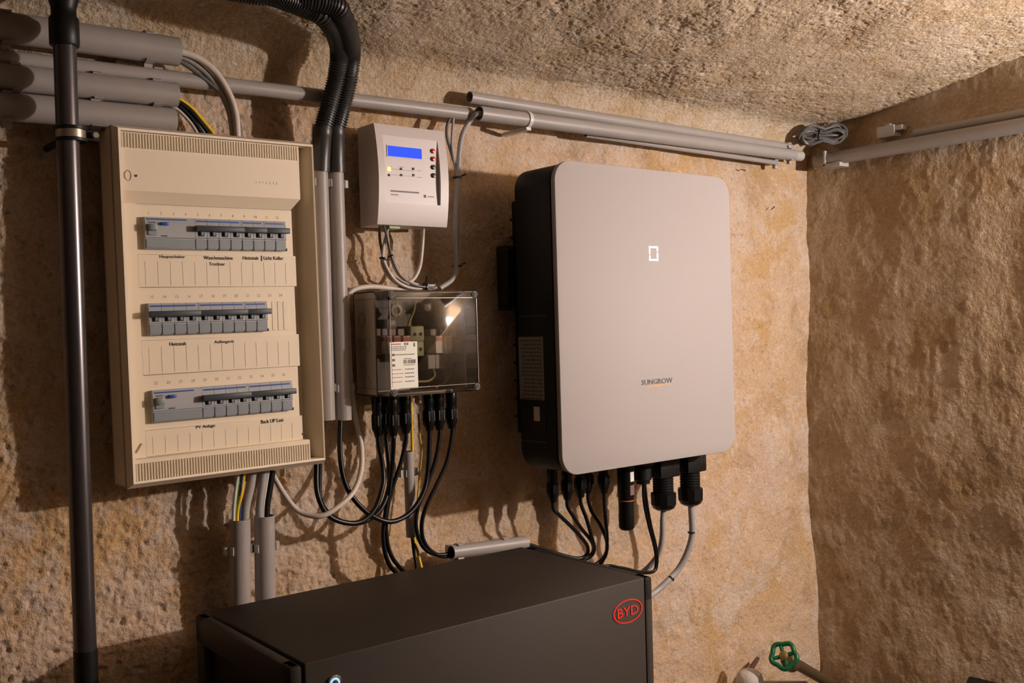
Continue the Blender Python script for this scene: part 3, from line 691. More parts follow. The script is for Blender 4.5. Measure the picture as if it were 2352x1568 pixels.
xa, zc = ji(922, 712); part('grommet', MB()._lathe(np.array((xa, -.05, zc)), np.array((0, -1., 0)), [(0, .011), (.006, .011), (.007, .006), (.002, .005)], 18), mat('grommet_grey', (.40, .37, .34), .4), jb)
for u, v, w_, h_ in ((1075, 720, .022, .030), (1060, 860, .020, .022), (985, 705, .018, .014), (900, 745, .020, .018)):
    xa, zc = ji(u, v, -.05); part('inner_block', MB().box(xa-w_/2, xa+w_/2, -.05, -.012, zc-h_/2, zc+h_/2, .002, 2), mat('inner_grey', (.16, .14, .125), .4), jb)
part('earth_tag', MB().box(*[jx0+.009, jx0+.014], -.060, -.050, jz0+.026, jz0+.040, .001, 1), YEL, jb)

# ------------------------------------------------------------------ plugs and cables under the junction box
def plug(mb, top, L=.066, r=.0098):
    """solar plug hanging from top, direction -z"""
    o = np.array(top); d = np.array((0, 0, -1.))
    mb._lathe(o, d, [(-.003, r*.85), (.0, r*.85), (.004, r), (.022, r), (.023, r*.93), (.030, r*.93), (.031, r*1.06), (.054, r*1.06), (.060, r*.80), (L, r*.66)], 12)
    for k in range(6):
        q = k*math.pi/3; c_, s_ = math.cos(q)*r*1.02, math.sin(q)*r*1.02; mb.box(o[0]+c_-.0013, o[0]+c_+.0013, o[1]+s_-.0013, o[1]+s_+.0013, o[2]-.049, o[2]-.032)
    return mb
def cable_thing(name, label, pts, r, m, cat='cable', plug_at=None, group=None, n=10, ties=()):
    P = spl(pts, n); t = thing(name, label, cat, tuple(map(float, P[-1])), group)
    part('cable', MB().tube(P, r, 12), m, t)
    if plug_at is not None: part('plug', plug(MB(), plug_at), BLK, t)
    for q in ties:
        c = np.array(q[0]); dd = np.array(q[1], float); dd /= np.linalg.norm(dd)
        mb = MB(); mb._lathe(c-dd*.0015, dd, [(0, q[2]), (.003, q[2])], 12); w = part('cable_tie', mb, TIE, t)
    return t
def behind(P):
    """carry a cable on down the gap between wall and battery box"""
    e = np.array(P[-1], float); return P+[np.array((e[0]-.05, -.055, e[2]-.06)), np.array((e[0]-.08, -.055, e[2]-.22)), np.array((e[0]-.09, -.055, .30))]
def path(pts, ys):
    ys = np.interp(np.linspace(0, 1, len(pts)), np.linspace(0, 1, len(ys)), ys); return [W(u, v, y=float(y)) for (u, v), y in zip(pts, ys)]
YJ = -.060
def ptop(u, y=YJ): p = W(u, 960, y=y); return np.array((p[0], y, jz0))
def jcable(lab, u, pts, ys, r=.0034, y=YJ, L=.066):
    tp = ptop(u, y); P = [tp+np.array((0, 0, -L+.006)), tp+np.array((0, 0, -L-.012))]+path(pts, ys)
    return cable_thing('solar_cable', lab, behind(P) if 'battery box' in lab else P, r, BLK_C, plug_at=tp)
jcable('leftmost plugged black cable under the junction box, curving up into the left pipe', 868, [(879, 1075), (879, 1115), (858, 1173), (817, 1201), (759, 1187), (731, 1140), (727, 1074), (734, 960)], [-.06, -.075, -.075, -.05], .0042)
jcable('second plugged black cable under the junction box, joining the left hanging loop', 886, [(894, 1075), (892, 1125), (872, 1172), (835, 1198), (790, 1199), (748, 1172), (733, 1120), (742, 960)], [-.05, -.065, -.065, -.05], .0042, y=-.045)
jcable('third plugged black cable under the junction box, dropping behind the battery box', 902, [(900, 1075), (895, 1125), (885, 1180), (880, 1232), (889, 1285), (913, 1318), (960, 1352)], [-.06, -.06, -.06, -.05], .0038, y=-.075)
jcable('plugged black cable left of the yellow earth wire, dropping to the battery box', 931, [(921, 1062), (903, 1115), (889, 1173), (888, 1232), (900, 1278), (928, 1312), (970, 1345)], [-.06, -.06, -.06, -.05], .0036)
jcable('plugged black cable right of the yellow wire, sweeping left into the right pipe', 985, [(982, 1085), (972, 1132), (946, 1173), (911, 1195), (876, 1194), (832, 1167), (795, 1115), (781, 1041), (783, 945)], [-.06, -.07, -.07, -.052], .0042)
jcable('plugged black cable second from right, dipping into the short pipe', 1008, [(1000, 1056), (982, 1109), (961, 1162), (955, 1203), (964, 1241), (981, 1264), (1011, 1274), (1060, 1266)], [-.06, -.06, -.055, -.05], .0036)
jcable('rightmost plugged black cable under the junction box, dipping into the short pipe', 1037, [(1026, 1060), (1003, 1112), (980, 1160), (969, 1200), (972, 1238), (990, 1265), (1020, 1278), (1060, 1270)], [-.06, -.06, -.055, -.048], .0036)
g = W(967, 935, y=-.05); mb = MB(); mb._lathe(np.array((g[0], -.05, jz0+.002)), np.array((0, 0, -1.)), [(0, .013), (.006, .013), (.007, .0105), (.020, .0105), (.024, .007)], 8)
single('cable_gland', mb, mat('gland_grey', (.50, .45, .40), .45), 'pale grey cable gland between the black plugs under the junction box', 'cable gland')
# earth wire in its upright pipe
e0 = W(938, 1036, y=-.040); e1 = W(945, 1232, y=-.036)
pipe('cable_pipe', 'short upright grey pipe below the junction box with a yellow wire entering it', e0, e1, .0090, clips=(.25,))
cable_thing('earth_wire', 'yellow and black wire leaving the junction box into the upright pipe', [W(944, 905, y=-.045), W(945, 960, y=-.045), W(947, 1030, y=-.042), W(948, 1130, y=-.038), W(951, 1230, y=-.038), W(960, 1270, y=-.04), W(970, 1312, y=-.045)], .0026, YEL)
cable_thing('earth_wire', 'green and yellow wire hanging beside the grey gland', [W(961, 950, y=-.035), W(964, 1000, y=-.04), W(968, 1040, y=-.03), W(962, 1110, y=-.022), W(957, 1232, y=-.03), W(962, 1290, y=-.035)], .0018, mat('dull_yellow', (.55, .40, .05), .45))
cable_thing('solar_cable', 'thin black wire running down beside the yellow earth wire', [W(946, 1225, y=-.036), W(950, 1262, y=-.04), W(956, 1300, y=-.045), W(958, 1330, y=-.05)], .0028, BLK_C)
# short pipe over the battery box
h0, h1 = W(1036, 1268, y=-.055), W(1208, 1245, y=-.055)
t = pipe('cable_pipe', 'short grey pipe lying level just above the battery box', h0, h1, .0118, clips=(.10, .70), lugs=(1,))
# white cable loop
cable_thing('control_cable', 'beige cable looping from behind the fuse board up past the pipes', [W(612, 1062, y=-.03), W(633, 1101, y=-.035), W(660, 1145, y=-.045), W(690, 1176, y=-.055), W(735, 1185, y=-.075), W(773, 1166, y=-.08), W(811, 1130, y=-.075), W(829, 1082, y=-.06), W(830, 1027, y=-.045), W(819, 968, y=-.035), W(806, 880, y=-.03), W(800, 760, y=-.03), W(797, 690, y=-.03), W(812, 666, y=-.03), W(850, 658, y=-.03), W(900, 662, y=-.03), W(960, 668, y=-.03)], .0042, WCAB)

# cables between controller, junction box and pipes
ztop = sz0
cab = [('dark grey sensor cable on the left of the loop below the controller', [(873, 515), (872, 545), (878, 580), (884, 605), (900, 635), (930, 655), (965, 662)], GCAB_D, .0024, -.035),
       ('light grey sensor cable crossing below the controller', [(893, 515), (886, 545), (880, 575), (882, 600), (905, 640), (940, 660), (985, 662), (1020, 658)], LCAB, .0026, -.040),
       ('pale cable on the inner side of the loop below the controller', [(887, 515), (890, 550), (898, 590), (912, 625), (935, 645), (965, 655), (1000, 656)], LCAB, .0028, -.033),
       ('thin dark cable crossing over the pale ones below the controller', [(881, 515), (889, 545), (896, 575), (905, 605), (922, 635), (955, 655), (1000, 660)], GCAB_D, .0020, -.046),
       ('beige cable hanging from the right of the controller underside', [(972, 515), (971, 545), (968, 585), (963, 615), (950, 640), (930, 650), (905, 640)], WCAB, .0034, -.035),
       ('beige cable at the far left below the controller, running low', [(878, 590), (880, 610), (892, 632), (915, 652), (945, 662), (980, 665)], WCAB, .0034, -.030)]
for lab, pts, m, r, y in cab: cable_thing('sensor_cable', lab, [W(u, v, y=y-(0.012 if v < 520 else 0)) for u, v in pts], r, m)
for lab, pts, m, r, y in (('dark cable leaving the thin pipe and dropping right of the controller', [(1040, 262), (1028, 285), (1027, 315), (1038, 355), (1048, 395), (1050, 450), (1050, 540), (1052, 600), (1045, 640), (1015, 660), (985, 662)], GCAB_D, .0028, -.036),
                          ('thin grey cable in the bundle right of the controller', [(1042, 262), (1040, 290), (1038, 330), (1044, 375), (1052, 420), (1054, 500), (1054, 600), (1050, 632), (1030, 652), (1000, 660)], GCAB, .0022, -.040),
                          ('thick grey cable curving out of the lower open pipe right of the controller', [(1115, 262), (1095, 262), (1078, 280), (1062, 310), (1055, 350), (1053, 400), (1048, 470), (1046, 560), (1048, 610), (1040, 640), (1010, 662)], GCAB, .0046, -.044)):
    cable_thing('sensor_cable', lab, [W(u, v, y=(-.060 if (i < 2 and u > 1090) else y)) for i, (u, v) in enumerate(pts)], r, m)
for lab, (u, v), y, d_, wd in (('upper black tie round the cables right of the controller', (1050, 408), -.041, (0, 0, 1), .0085), ('lower black tie round the cables right of the controller', (1050, 611), -.041, (0, 0, 1), .0085),
                           ('black tie on the crossing cables below the controller', (881, 594), -.041, (.2, 0, 1), .0075), ('black tie on the bundle above the junction box', (976, 660), -.041, (1, 0, 0), .0085)):
    c = W(u, v, y=y); d_ = np.array(d_, float)/np.linalg.norm(d_); mb = MB(); mb._lathe(c-d_*.0012, d_, [(0, wd*.8), (0, wd), (.0028, wd), (.0028, wd*.8)], 14)
    q = np.array((.006, -.006, .003)) if d_[2] > .5 else np.array((0, -.004, .010)); mb.tube([c+q*.9, c+q*1.9], .0014, 6); single('cable_tie', mb, TIE, lab, 'cable tie')

# cables from the left pipes into the top of the fuse board
for lab, off, r, m in (('outer beige cable arching from the top left pipe down to the fuse board', 0, .0052, WCAB), ('inner grey cable arching from the top left pipe down to the fuse board', 1, .0050, GCAB), ('slim dark cable inside the arch above the fuse board', 2, .0032, GCAB_D)):
    p = [(380, 116), (420, 120), (462, 138), (500, 172), (528, 220), (541, 262), (545, 305), (547, 345)] if off == 0 else ([(380, 124), (418, 130), (455, 152), (490, 186), (518, 232), (530, 268), (535, 306), (537, 345)] if off == 1 else [(380, 126), (415, 142), (450, 166), (505, 212), (532, 250), (548, 280), (553, 310), (554, 345)])
    cable_thing('supply_cable', lab, [W(u, v, y=-.050-.008*(off == 0)) for u, v in p], r, m)
for lab, p, r, m in (('yellow earth wire curving from the left pipe down to the fuse board', [(370, 214), (408, 226), (438, 246), (462, 272), (488, 304), (500, 330)], .0030, YEL),
                     ('upper black wire curving from the left pipe down to the fuse board', [(370, 220), (408, 234), (436, 254), (456, 278), (476, 304), (490, 330)], .0042, BLK_C),
                     ('lower black wire curving from the left pipe down to the fuse board', [(370, 224), (407, 242), (430, 262), (448, 284), (460, 303), (472, 330)], .0040, BLK_C),
                     ('blue-grey wire between the black ones above the fuse board', [(370, 222), (408, 238), (434, 260), (454, 284), (470, 305), (482, 330)], .0022, mat('wire_blue_grey', (.30, .33, .40), .4)),
                     ('pale grey wire nearest the pipe ends above the fuse board', [(368, 232), (400, 246), (420, 262), (438, 282), (452, 304), (462, 330)], .0026, LCAB)):
    cable_thing('supply_wire', lab, [W(u, v, y=-.045) for u, v in p], r, m)

# two thick pipes under the fuse board with wires
for lab, (a, b), (c_, d_), cl in (('left thick upright grey pipe between fuse board and battery box', (551, 1192), (553, 1560), (.22,)), ('right thick upright grey pipe between fuse board and battery box', (607, 1184), (612, 1560), (.22,))):
    pipe('cable_pipe', lab, W(a, b, y=-.045), W(c_, d_, y=-.045), .0155, clips=(.19,))
for lab, p, r, m in (('white wire entering the left thick pipe below the fuse board', [(547, 1085), (541, 1130), (537, 1170), (536, 1215)], .0026, mat('wire_white', (.65, .63, .60), .4)),
                     ('green wire entering the left thick pipe below the fuse board', [(550, 1085), (543, 1135), (540, 1175), (540, 1215)], .0018, GRN),
                     ('yellow wire entering the left thick pipe below the fuse board', [(561, 1085), (554, 1135), (546, 1175), (545, 1215)], .0026, YEL),
                     ('blue wire entering the left thick pipe below the fuse board', [(557, 1085), (553, 1135), (551, 1175), (551, 1215)], .0022, mat('wire_blue', (.02, .05, .18), .4)),
                     ('fat grey cable entering the left thick pipe below the fuse board', [(580, 1080), (574, 1120), (564, 1165), (561, 1215)], .0068, GCAB),
                     ('grey cable entering the right thick pipe below the fuse board', [(606, 1080), (601, 1120), (596, 1165), (596, 1215)], .0058, GCAB),
                     ('second grey cable between pipe and black cable below the fuse board', [(615, 1080), (608, 1125), (604, 1165), (603, 1215)], .0046, LCAB),
                     ('fat black cable entering the right thick pipe below the fuse board', [(624, 1080), (617, 1125), (611, 1165), (610, 1215)], .0064, BLK_C)):
    cable_thing('supply_wire', lab, [W(u, v, y=-.045-(.004 if r < .003 else 0)) for u, v in p], r, m)

# ------------------------------------------------------------------ hybrid inverter
IX, IZ0, IZ1, IF, IBK = .230, 1.080, 1.620, -.200, -.089
inv = thing('solar_inverter', 'large pale grey solar inverter with black sides and a lit logo on the wall', 'inverter', (0, -.03, IZ0))
part('body', MB().prism(rrect(-IX+.002, IX-.002, IZ0+.002, IZ1-.002, .038, 10), IF+.016, IBK, .002), INVSIDE, inv)
part('seam', MB().prism(rrect(-IX+.005, IX-.005, IZ0+.005, IZ1-.005, .036, 10), IF+.010, IF+.017), SLOT, inv)
part('front_edge', MB().prism(rrect(-IX+.0005, IX-.0005, IZ0+.0005, IZ1-.0005, .036, 10), IF+.003, IF+.0105), INVEDGE, inv)
part('front_plate', MB().prism(rrect(-IX, IX, IZ0, IZ1, .036, 12), IF, IF+.004, .0014), INVFRONT, inv)
mb = MB(); mb.box(-.19, .19, IBK, -.030, IZ0+.06, IZ1-.05, .004, 2)
part('heat_sink', mb, INVSIDE, inv)
for k in range(12): part('cooling_fin', MB().box(-.195, .195, -.080, -.032, IZ0+.09+k*.033, IZ0+.094+k*.033), INVSIDE, inv)
br0 = W(1172, 562, y=-.050); br1 = W(1172, 712, y=-.050)
part('mounting_bracket', MB().box(-.215, .10, -.060, -.012, br1[2], br0[2], .003, 1), BLK_M, inv)
mb = MB(); mb.box(-.232, -.205, -.066, -.045, br1[2]+.008, br0[2]-.008, .002, 1); part('bracket_hook', mb, BLK_M, inv)
# lit logo: two bracket strokes
def fi(u, v): p = W(u, v, y=IF-.0006); return p[0], p[2]
cx, cz = fi(1501.5, 582); hw, hh_, sw = .0118, .0132, .0030
def stroke(mb, x0, x1, z0, z1): mb.box(min(x0, x1), max(x0, x1), IF-.0008, IF+.0005, min(z0, z1), max(z0, z1), .0003, 1)
mb = MB(); stroke(mb, cx-hw, cx+hw, cz+hh_-sw, cz+hh_); stroke(mb, cx-hw, cx-hw+sw, cz-.0018, cz+hh_); stroke(mb, cx+hw-sw, cx+hw, cz+.0040, cz+hh_)
part('lit_logo', mb, LOGOL, inv, label='glowing white upper half of square logo')
mb = MB(); stroke(mb, cx-hw, cx+hw, cz-hh_, cz-hh_+sw); stroke(mb, cx+hw-sw, cx+hw, cz-hh_, cz+.0018); stroke(mb, cx-hw, cx-hw+sw, cz-hh_, cz-.0040)
part('lit_logo', mb, LOGOL, inv, label='glowing white lower half of square logo')
xa, za = fi(1474, 879); xb, zb = fi(1545, 873)
part('name_lettering', text_mb(MB(), 'SUNGROW', (xa+xb)/2, IF-.0006, (za+zb)/2+.0005, width=xb-xa, height=.0098), LOGOK, inv)
xa, za = fi(1488, 889); xb, zb = fi(1537, 883); n = 14; mb = MB(); vs = []
for i in range(n+1):
    s = i/n; x = xa+(xb-xa)*s; zc = (za+zb)/2-.0005+.0018*math.sin(math.pi*s*.9); hgt = .0013*math.sin(math.pi*min(1, s*1.15+.02))**.7 if s < .85 else .0006
    vs += [(x, IF-.0006, zc-hgt), (x, IF-.0006, zc+hgt)]
mb.add(vs, [(2*i, 2*i+2, 2*i+3, 2*i+1) for i in range(n)]); part('swoosh', mb, ORANGE, inv)
# left flank: seams, rating label, switch
SXX = -IX+.0018
def fl(u, v): p = W(u, v, x=SXX); return p[1], p[2]
ya, za = fl(1247, 773); yb, zb = fl(1195, 916)
mb = MB(); mb.box(SXX-.0006, SXX+.001, ya, yb, zb, za); lb = part('rating_label', mb, SILV, inv, label='grey rating label on the black flank')
mb = MB(); R3 = random.Random(5)
for k in range(16):
    y = ya+.005
    while y < yb-.012:
        w_ = R3.uniform(.003, .011); mb.box(SXX-.0009, SXX, y, y+w_, za-.008-k*.0068, za-.0055-k*.0068); y += w_+.003
part('label_print', mb, mat('rating_ink', (.07, .06, .05), .6), lb, stuff=True)
ya, za = fl(1241, 934); yb, zb = fl(1229, 966); part('switch_tab', MB().box(SXX-.003, SXX+.001, ya, yb, zb, za, .0006, 1), mat('switch_white', (.55, .50, .46), .45), inv)
ya, za = fl(1234, 950); part('switch_recess', MB().box(SXX-.0012, SXX+.001, ya-.024, ya+.026, za-.034, za+.024, .001, 1), BLK, inv)
for v in (724, 1016):
    ya, za = fl(1256, v); part('flank_seam', MB().box(SXX-.0014, SXX+.001, ya-.001, IBK-.002, za-.0012, za+.0012), mat('seam_grey', (.035, .036, .034), .4), inv)
# bottom sockets and plugs
UZ = IZ0+.003
def itop(u, y): p = W(u, 1110, y=y); return np.array((p[0], y, UZ))
sockets = [(1269, -.100), (1302, -.100), (1333, -.100), (1350, -.075), (1387, -.100)]
ic = [('leftmost black plugged cable under the inverter', [(1284, 1182), (1316, 1213), (1340, 1240), (1350, 1257), (1347, 1274), (1325, 1282), (1277, 1270), (1240, 1258), (1200, 1246)]),
      ('second black plugged cable under the inverter', [(1316, 1184), (1335, 1213), (1358, 1242), (1363, 1262), (1353, 1277), (1330, 1285), (1290, 1290)]),
      ('third black plugged cable under the inverter', [(1347, 1191), (1359, 1233), (1365, 1257), (1359, 1275), (1337, 1288), (1310, 1300)]),
      ('fourth black plugged cable under the inverter, slightly set back', [(1359, 1174), (1379, 1206), (1392, 1237), (1394, 1262), (1383, 1284), (1365, 1298), (1340, 1315)]),
      ('fifth black plugged cable under the inverter, beside the stick', [(1391, 1194), (1394, 1230), (1393, 1267), (1381, 1292), (1365, 1310), (1340, 1330)])]
for (u, y), (lab, pts) in zip(sockets, ic):
    tp = itop(u, y); P = [tp+np.array((0, 0, -.060)), tp+np.array((0, 0, -.078))]+path(pts, [y, -.08, -.065, -.055, -.055])
    cable_thing('solar_cable', lab, P if 'leftmost' in lab else behind(P), .0036, BLK_C, plug_at=tp)
tp = itop(1437, -.125)
don = thing('communication_stick', 'black cylindrical communication stick with an orange ring under the inverter', 'data stick', tuple(tp))
zl = lambda v: W(1437, v, y=-.125)[2]
part('upper_barrel', MB()._lathe(tp, np.array((0, 0, -1.)), [(0, .0158), (UZ-zl(1141), .0158), (UZ-zl(1143), .0150), (UZ-zl(1152), .0150)], 26), BLK, don)
part('ring', MB()._lathe(np.array((tp[0], tp[1], zl(1147))), np.array((0, 0, -1.)), [(0, .0145), (.0002, .0155), (.0018, .0155), (.002, .0145)], 26), mat('ring_orange', (.75, .13, .02), .4), don)
part('lower_barrel', MB()._lathe(np.array((tp[0], tp[1], zl(1152))), np.array((0, 0, -1.)), [(0, .0148), (.024, .0146), (.0245, .0150), (zl(1152)-zl(1209), .0150), (zl(1152)-zl(1213), .0138), (zl(1152)-zl(1216), .011)], 26), BLK, don)
cst = W(1447, 1092, y=-.139); c2 = W(1447, 1120, y=-.139)
def on_barrel(mb, za, zb, q0, q1, r=.0161):
    n = 8; vs = []
    for i in range(n+1):
        q = q0+(q1-q0)*i/n; vs += [(tp[0]+r*math.cos(q), tp[1]+r*math.sin(q), za), (tp[0]+r*math.cos(q), tp[1]+r*math.sin(q), zb)]
    return mb.add(vs, [(2*i, 2*i+1, 2*i+3, 2*i+2) for i in range(n)])
part('sticker', on_barrel(MB(), zl(1104), zl(1082), -1.75, -.85), LABELP, don)
part('sticker_small', on_barrel(MB(), zl(1135), zl(1112), -1.80, -.95), mat('sticker_dull', (.20, .12, .11), .6), don)
# communication plug and two big glands
tp = itop(1477, -.120); cp = thing('data_connector', 'stubby black connector with two thin black cables under the inverter', 'connector', tuple(tp))
part('shell', MB()._lathe(tp, np.array((0, 0, -1.)), [(0, .0150), (.022, .0150), (.024, .0170), (.048, .0170), (.050, .0140), (.056, .0130)], 18), BLK_M, cp)
part('collar', MB().box(tp[0]-.016, tp[0]+.016, tp[1]-.016, tp[1]+.012, UZ-.022, UZ, .003, 2), BLK, cp)
for k, du in enumerate((0, 6)):
    cable_thing('battery_cable', ('left' if k == 0 else 'right')+' of two thin black cables dropping beside the grey cable to the battery box', behind([tp+np.array((.003*k-.002, -.003, -.045))]+[W(u+du*(1-i/5), v, y=yy) for i, (u, v, yy) in enumerate(((1479, 1150, -.122), (1490, 1206, -.115), (1503, 1255, -.105), (1507, 1290, -.10), (1500, 1312, -.10), (1466, 1312+k*3, -.10), (1424, 1303+k*4, -.10), (1380, 1305, -.10)))]), .0030, BLK_C)
def gland(label, u, y, zt, zbar, znut, zend, r):
    tp = itop(u, y); g = thing('cable_gland', label, 'cable gland', tuple(tp)); D = np.array((0, 0, -1.)); z = lambda v: W(u, v, y=y)[2]
    part('housing', MB().box(tp[0]-r*1.25, tp[0]+r*1.25, tp[1]-r*.95, tp[1]+r*.95, z(zbar), UZ, .003, 2), BLK_M, g)
    mb = MB()
    for i in range(5):
        for j in range(2): mb.box(tp[0]+r*(.45+.36*j), tp[0]+r*(.62+.36*j), tp[1]-r*.97, tp[1]-r*.9, UZ-.008-i*.0062, UZ-.0045-i*.0062)
    part('grip_dots', mb, mat('dot_dark', (.004, .004, .004), .6), g, stuff=True)
    o = np.array((tp[0], tp[1], z(zbar))); L1_ = z(zbar)-z(znut); L2_ = z(zbar)-z(zend)
    part('barrel', MB()._lathe(o, D, [(0, r*.92)]+[q for i in range(6) for q in ((L1_*i/6+.0005, r*.92), (L1_*(i+.5)/6, r*.84), (L1_*(i+.5)/6+.001, r*.92))]+[(L1_, r*.9)], 22), BLK_M, g)
    part('nut', MB()._lathe(np.array((tp[0], tp[1], z(znut))), D, [(0, r*1.05), (.002, r*1.14), (L2_-L1_-.012, r*1.12), (L2_-L1_-.004, r*.92), (L2_-L1_, r*.62)], 12), BLK, g, angle=25)
    return np.array((tp[0], tp[1], z(zend)))
e1 = gland('left large black cable gland under the inverter', 1523, -.115, 1061, 1094, 1130, 1171, .0225)
e2 = gland('right large black cable gland under the inverter', 1585, -.115, 1046, 1082, 1119, 1160, .0225)
P = [e1+np.array((0, 0, .006))]+[W(u, v, y=y) for u, v, y in ((1522, 1200, -.115), (1521, 1232, -.110), (1515, 1264, -.10), (1500, 1290, -.085), (1476, 1314, -.07), (1440, 1340, -.06))]
P = behind(P)
cable_thing('power_cable', 'grey power cable from the left large gland, curving behind the battery box', P, .0055, GCAB)
P = [e2+np.array((0, 0, .006))]+[W(u, v, y=y) for u, v, y in ((1589, 1196, -.112), (1589, 1232, -.108), (1577, 1272, -.10), (1558, 1307, -.09), (1534, 1333, -.085), (1507, 1358, -.08), (1470, 1385, -.08))]
P = behind(P)
t1, t2 = W(1588, 1222, y=-.109), W(1541, 1328, y=-.087)
cable_thing('power_cable', 'thick grey power cable from the right large gland with two black ties', P, .0064, GCAB, ties=((t1, (-.02, 0, 1), .0076), (t2, (.7, 0, .75), .0076)))

# ------------------------------------------------------------------ battery box
BX, BY, BZ, BW, BD = -.8273, -.4083, .952, .585, .298
bat = thing('battery_box', 'large dark grey home battery tower with a red oval badge', 'battery', (BX, BY, 0), rot=(0, 0, -.0076))
def tpart(name, mb, m, parent=None, **k): return part(name, mb, m, parent or bat, world=False, **k)
tpart('cover', MB().box(.0025, BW-.0155, 0, BD, .03, BZ, .0030, 2), BATT)
tpart('plinth', MB().box(.02, BW-.03, .02, BD-.02, 0, .03), BATT_D)
def endcap(x0, x1, out):
    mb = MB(); f = .030
    mb.box(x0, x1, .001, f, .03, BZ-.002, .004, 2); mb.box(x0, x1, BD-f, BD-.001, .03, BZ-.002, .004, 2)
    mb.box(x0, x1, .001, BD-.001, BZ-.040, BZ-.002, .004, 2); mb.box(x0, x1, .001, BD-.001, .03, .07, .003, 1)
    xi = x1 if out < 0 else x0; mb.box(min(xi, xi+out*.004), max(xi, xi+out*.004), f-.005, BD-f+.005, .06, BZ-.035); return mb
tpart('end_cap', endcap(-.016, 0, -1), BATT, label='left end cap with a recess'); tpart('end_cap', endcap(BW-.0135, BW+.002, 1), BATT)
tpart('end_recess', MB().box(-.0046, -.0040, .026, BD-.026, .07, BZ-.039), BATT_D)
mb = MB(); mb.tube(spl([(-.010, .10, BZ-.075), (-.0125, .115, BZ-.072), (-.0125, .18, BZ-.072), (-.010, .195, BZ-.075)], 6), .004, 8); tpart('carry_handle', mb, BLK)
# badge
def fb(u, v): p = W(u, v, y=BY-.0005); return p[0]-BX, p[2]
cx, cz = fb(1438, 1402); aw = (fb(1472, 1392)[0]-fb(1405, 1412)[0])/2; ah = .0180
n = 40; mb = MB(); vs = []
for i in range(n):
    q = 2*math.pi*i/n; vs += [(cx+aw*math.cos(q), -.0008, cz+ah*math.sin(q)), (cx+(aw-.0027)*math.cos(q), -.0008, cz+(ah-.0021)*math.sin(q))]
mb.add(vs, [(2*i, (2*i+2) % (2*n), (2*i+3) % (2*n), 2*i+1) for i in range(n)]); tpart('badge_oval', mb, BYDR)
mb = text_mb(MB(), 'BYD', cx, -.0008, cz, width=aw*1.42, height=.0145); tpart('badge_lettering', mb, BYDR)
# power button with blue light
cx, cz = fb(767, 1567); D = np.array((0, -1., 0))
bt = tpart('power_button', MB()._lathe(np.array((cx, .001, cz)), D, [(0, .0095), (.0035, .0095), (.0045, .0085), (.0040, .0066), (.003, .0064)], 24), mat('chrome', (.75, .72, .68), .15, 1.))
tpart('light_ring', MB()._lathe(np.array((cx, .001, cz)), D, [(0, .0066), (.0042, .0066), (.0044, .0044), (.003, .0042)], 24), LED_B, bt)
tpart('button_cap', MB()._lathe(np.array((cx, .001, cz)), D, [(0, .0042), (.0046, .0042), (.005, .003)], 20), MATS['chrome'], bt)

# ------------------------------------------------------------------ coil of cable in the corner
cc = W(1888, 312, y=-.085); Rv = np.array((.80, -.60, -.02)); Rv /= np.linalg.norm(Rv); Uv = np.array((0., -.25, 1.)); Uv /= np.linalg.norm(Uv); Nv = np.cross(Rv, Uv)
coil = thing('cable_coil', 'tied coil of spare grey cable lying in the upper corner', 'cable coil', tuple(cc))
rr_ = random.Random(11)
for k in range(13):
    a, b_ = .060*rr_.uniform(.82, 1.08), .024*rr_.uniform(.45, 1.1); off = Nv*rr_.uniform(-.010, .010)+Uv*rr_.uniform(-.006, .006); tl = rr_.uniform(-.14, .14)
    P = []
    for q in np.linspace(0, 2*math.pi, 41)[:-1]:
        x = a*math.copysign(abs(math.cos(q))**.8, math.cos(q)); y = b_*math.sin(q)*(1-.45*math.exp(-(x/.02)**2)); P.append(cc+off+Rv*(x*math.cos(tl)-y*math.sin(tl))+Uv*(x*math.sin(tl)+y*math.cos(tl))+Nv*.004*math.sin(3*q+k))
    part('loop', MB().tube(P, .0030, 8, closed=True), mat('coil_shade_grey', (.10, .09, .083), .45) if k % 3 else GCAB_D, coil)  # loop colours darkened to stand in for the corner's shadow
c = cc-Rv*.012; mb = MB(); mb.tube([c+Uv*.016*math.cos(q)+Nv*.014*math.sin(q) for q in np.linspace(0, 2*math.pi, 25)[:-1]], .0024, 8, closed=True); part('tie', mb, TIE, coil)

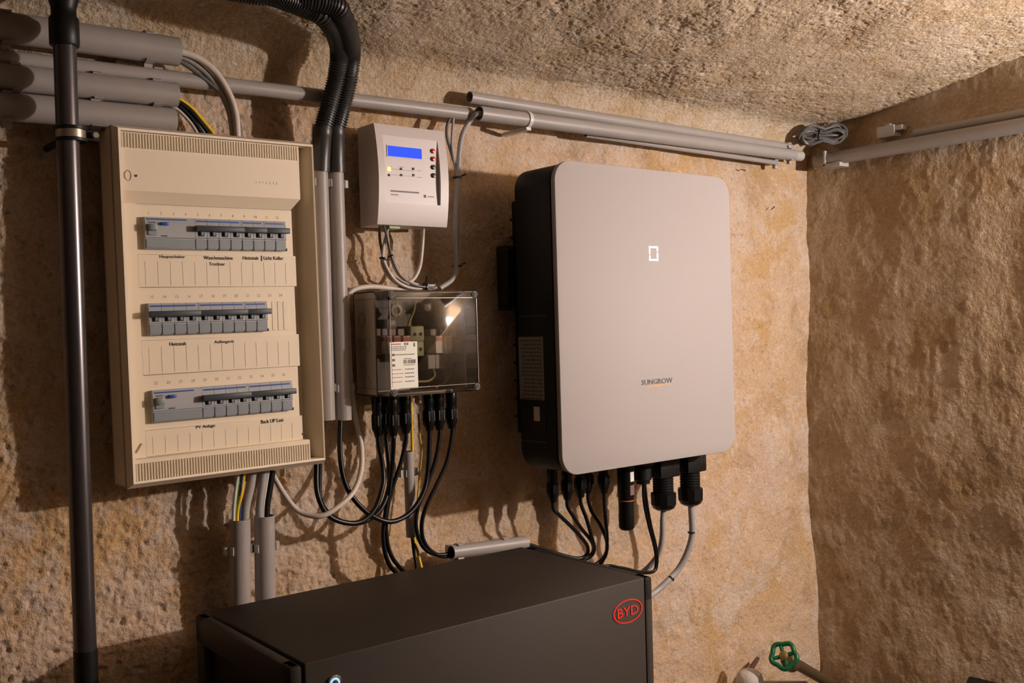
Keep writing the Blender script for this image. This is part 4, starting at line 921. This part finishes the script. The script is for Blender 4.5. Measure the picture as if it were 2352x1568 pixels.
# ------------------------------------------------------------------ valve and bits at the lower right
vc = W(1800, 1505, y=-.150); vb = W(1846, 1556, y=-.075); ax = (vb-vc)/np.linalg.norm(vb-vc)
val = thing('water_valve', 'small water valve with a green handwheel low in the corner', 'valve', tuple(vb))
n1 = np.cross(ax, (0, 0, 1.)); n1 /= np.linalg.norm(n1); n2 = np.cross(n1, ax)
P = []
for q in np.linspace(0, 2*math.pi, 61)[:-1]:
    r = .0265+.0022*math.cos(5*q+.6); P.append(vc+n1*r*math.cos(q)+n2*r*math.sin(q))
hw_ = part('handwheel', MB().tube(P, .0052, 10, closed=True), GREENW, val)
for k in range(4):
    q = k*math.pi/2+.4; e = n1*math.cos(q)+n2*math.sin(q); part('spoke', MB().tube([vc+e*.008+ax*.003, vc+e*.026], [.0045, .0042], 8), GREENW, hw_)
part('hub_nut', MB()._lathe(vc-ax*.005, ax, [(0, .005), (.002, .0095), (.010, .0105), (.016, .009)], 12), BRASS, val)
part('stem', MB()._lathe(vc+ax*.008, ax, [(0, .0055), (.022, .0055), (.022, .012), (.034, .012), (.036, .0165), (.060, .0175), (.075, .018), (.082, .012)], 16), BRONZE, val)
pe = W(1935, 1578, y=-.030); part('feed_pipe', MB().tube(spl([vc+ax*.072, vc+ax*.085+np.array((.02, .004, -.004)), (vb+pe)/2+np.array((.01, 0, .002)), pe], 8), .0125, 14), BRONZE, val)
c = W(1722, 1571, y=-.075); mb = MB(); mb._lathe(np.array((c[0], c[1], 0)), np.array((0, 0, 1.)), [(0, .030), (c[2]+.010, .030), (c[2]+.022, .027), (c[2]+.030, .018), (c[2]+.033, .004)], 22)
single('drain_pipe', mb, mat('pale_drain', (.52, .46, .43), .6, bump=(120, .5, .003)), 'rounded pale grey top of a drain pipe at the lower right', 'pipe')
mb = MB(); mb.tube([W(1716, 1548, y=-.03), W(1728, 1530, y=-.025), W(1741, 1511, y=-.018)], [.003, .006, .0045], 8); single('brown_bar', mb, RUST, 'narrow dark brown bar on the wall above the pale drain pipe', 'hook')  # short dark brown bar, thicker in the middle
pipe('water_pipe', 'thin pale pipe running from the drain pipe towards the green valve', W(1750, 1570, y=-.055), W(1850, 1570, y=-.055), .0070, m=GREYPVC2)
a = W(2228, 1570, x=.745); b_ = np.array((.740, -1.5, a[2]+.03)); t = thing('water_pipe', 'dark corroded pipe at the bottom edge of the right wall', 'pipe', tuple(a)); part('tube', MB().tube([a, (a+b_)/2, b_], .016, 16), STEEL_B, t)
for u, v, a, L_ in ((1775, 478, .7, .012), (1706, 390, -.15, .014)):
    c = W(u, v, y=-.004); d_ = np.array((math.cos(a), -.3, math.sin(a))); mb = MB(); mb.tube([c-d_*L_/2, c+d_*L_/2], [.0010, .0016], 6)
    single('wall_nail', mb, RUST, 'bent rusty nail in the wall between inverter and corner' if a > 0 else 'level rusty nail in the wall just under the pipe ends', 'nail')
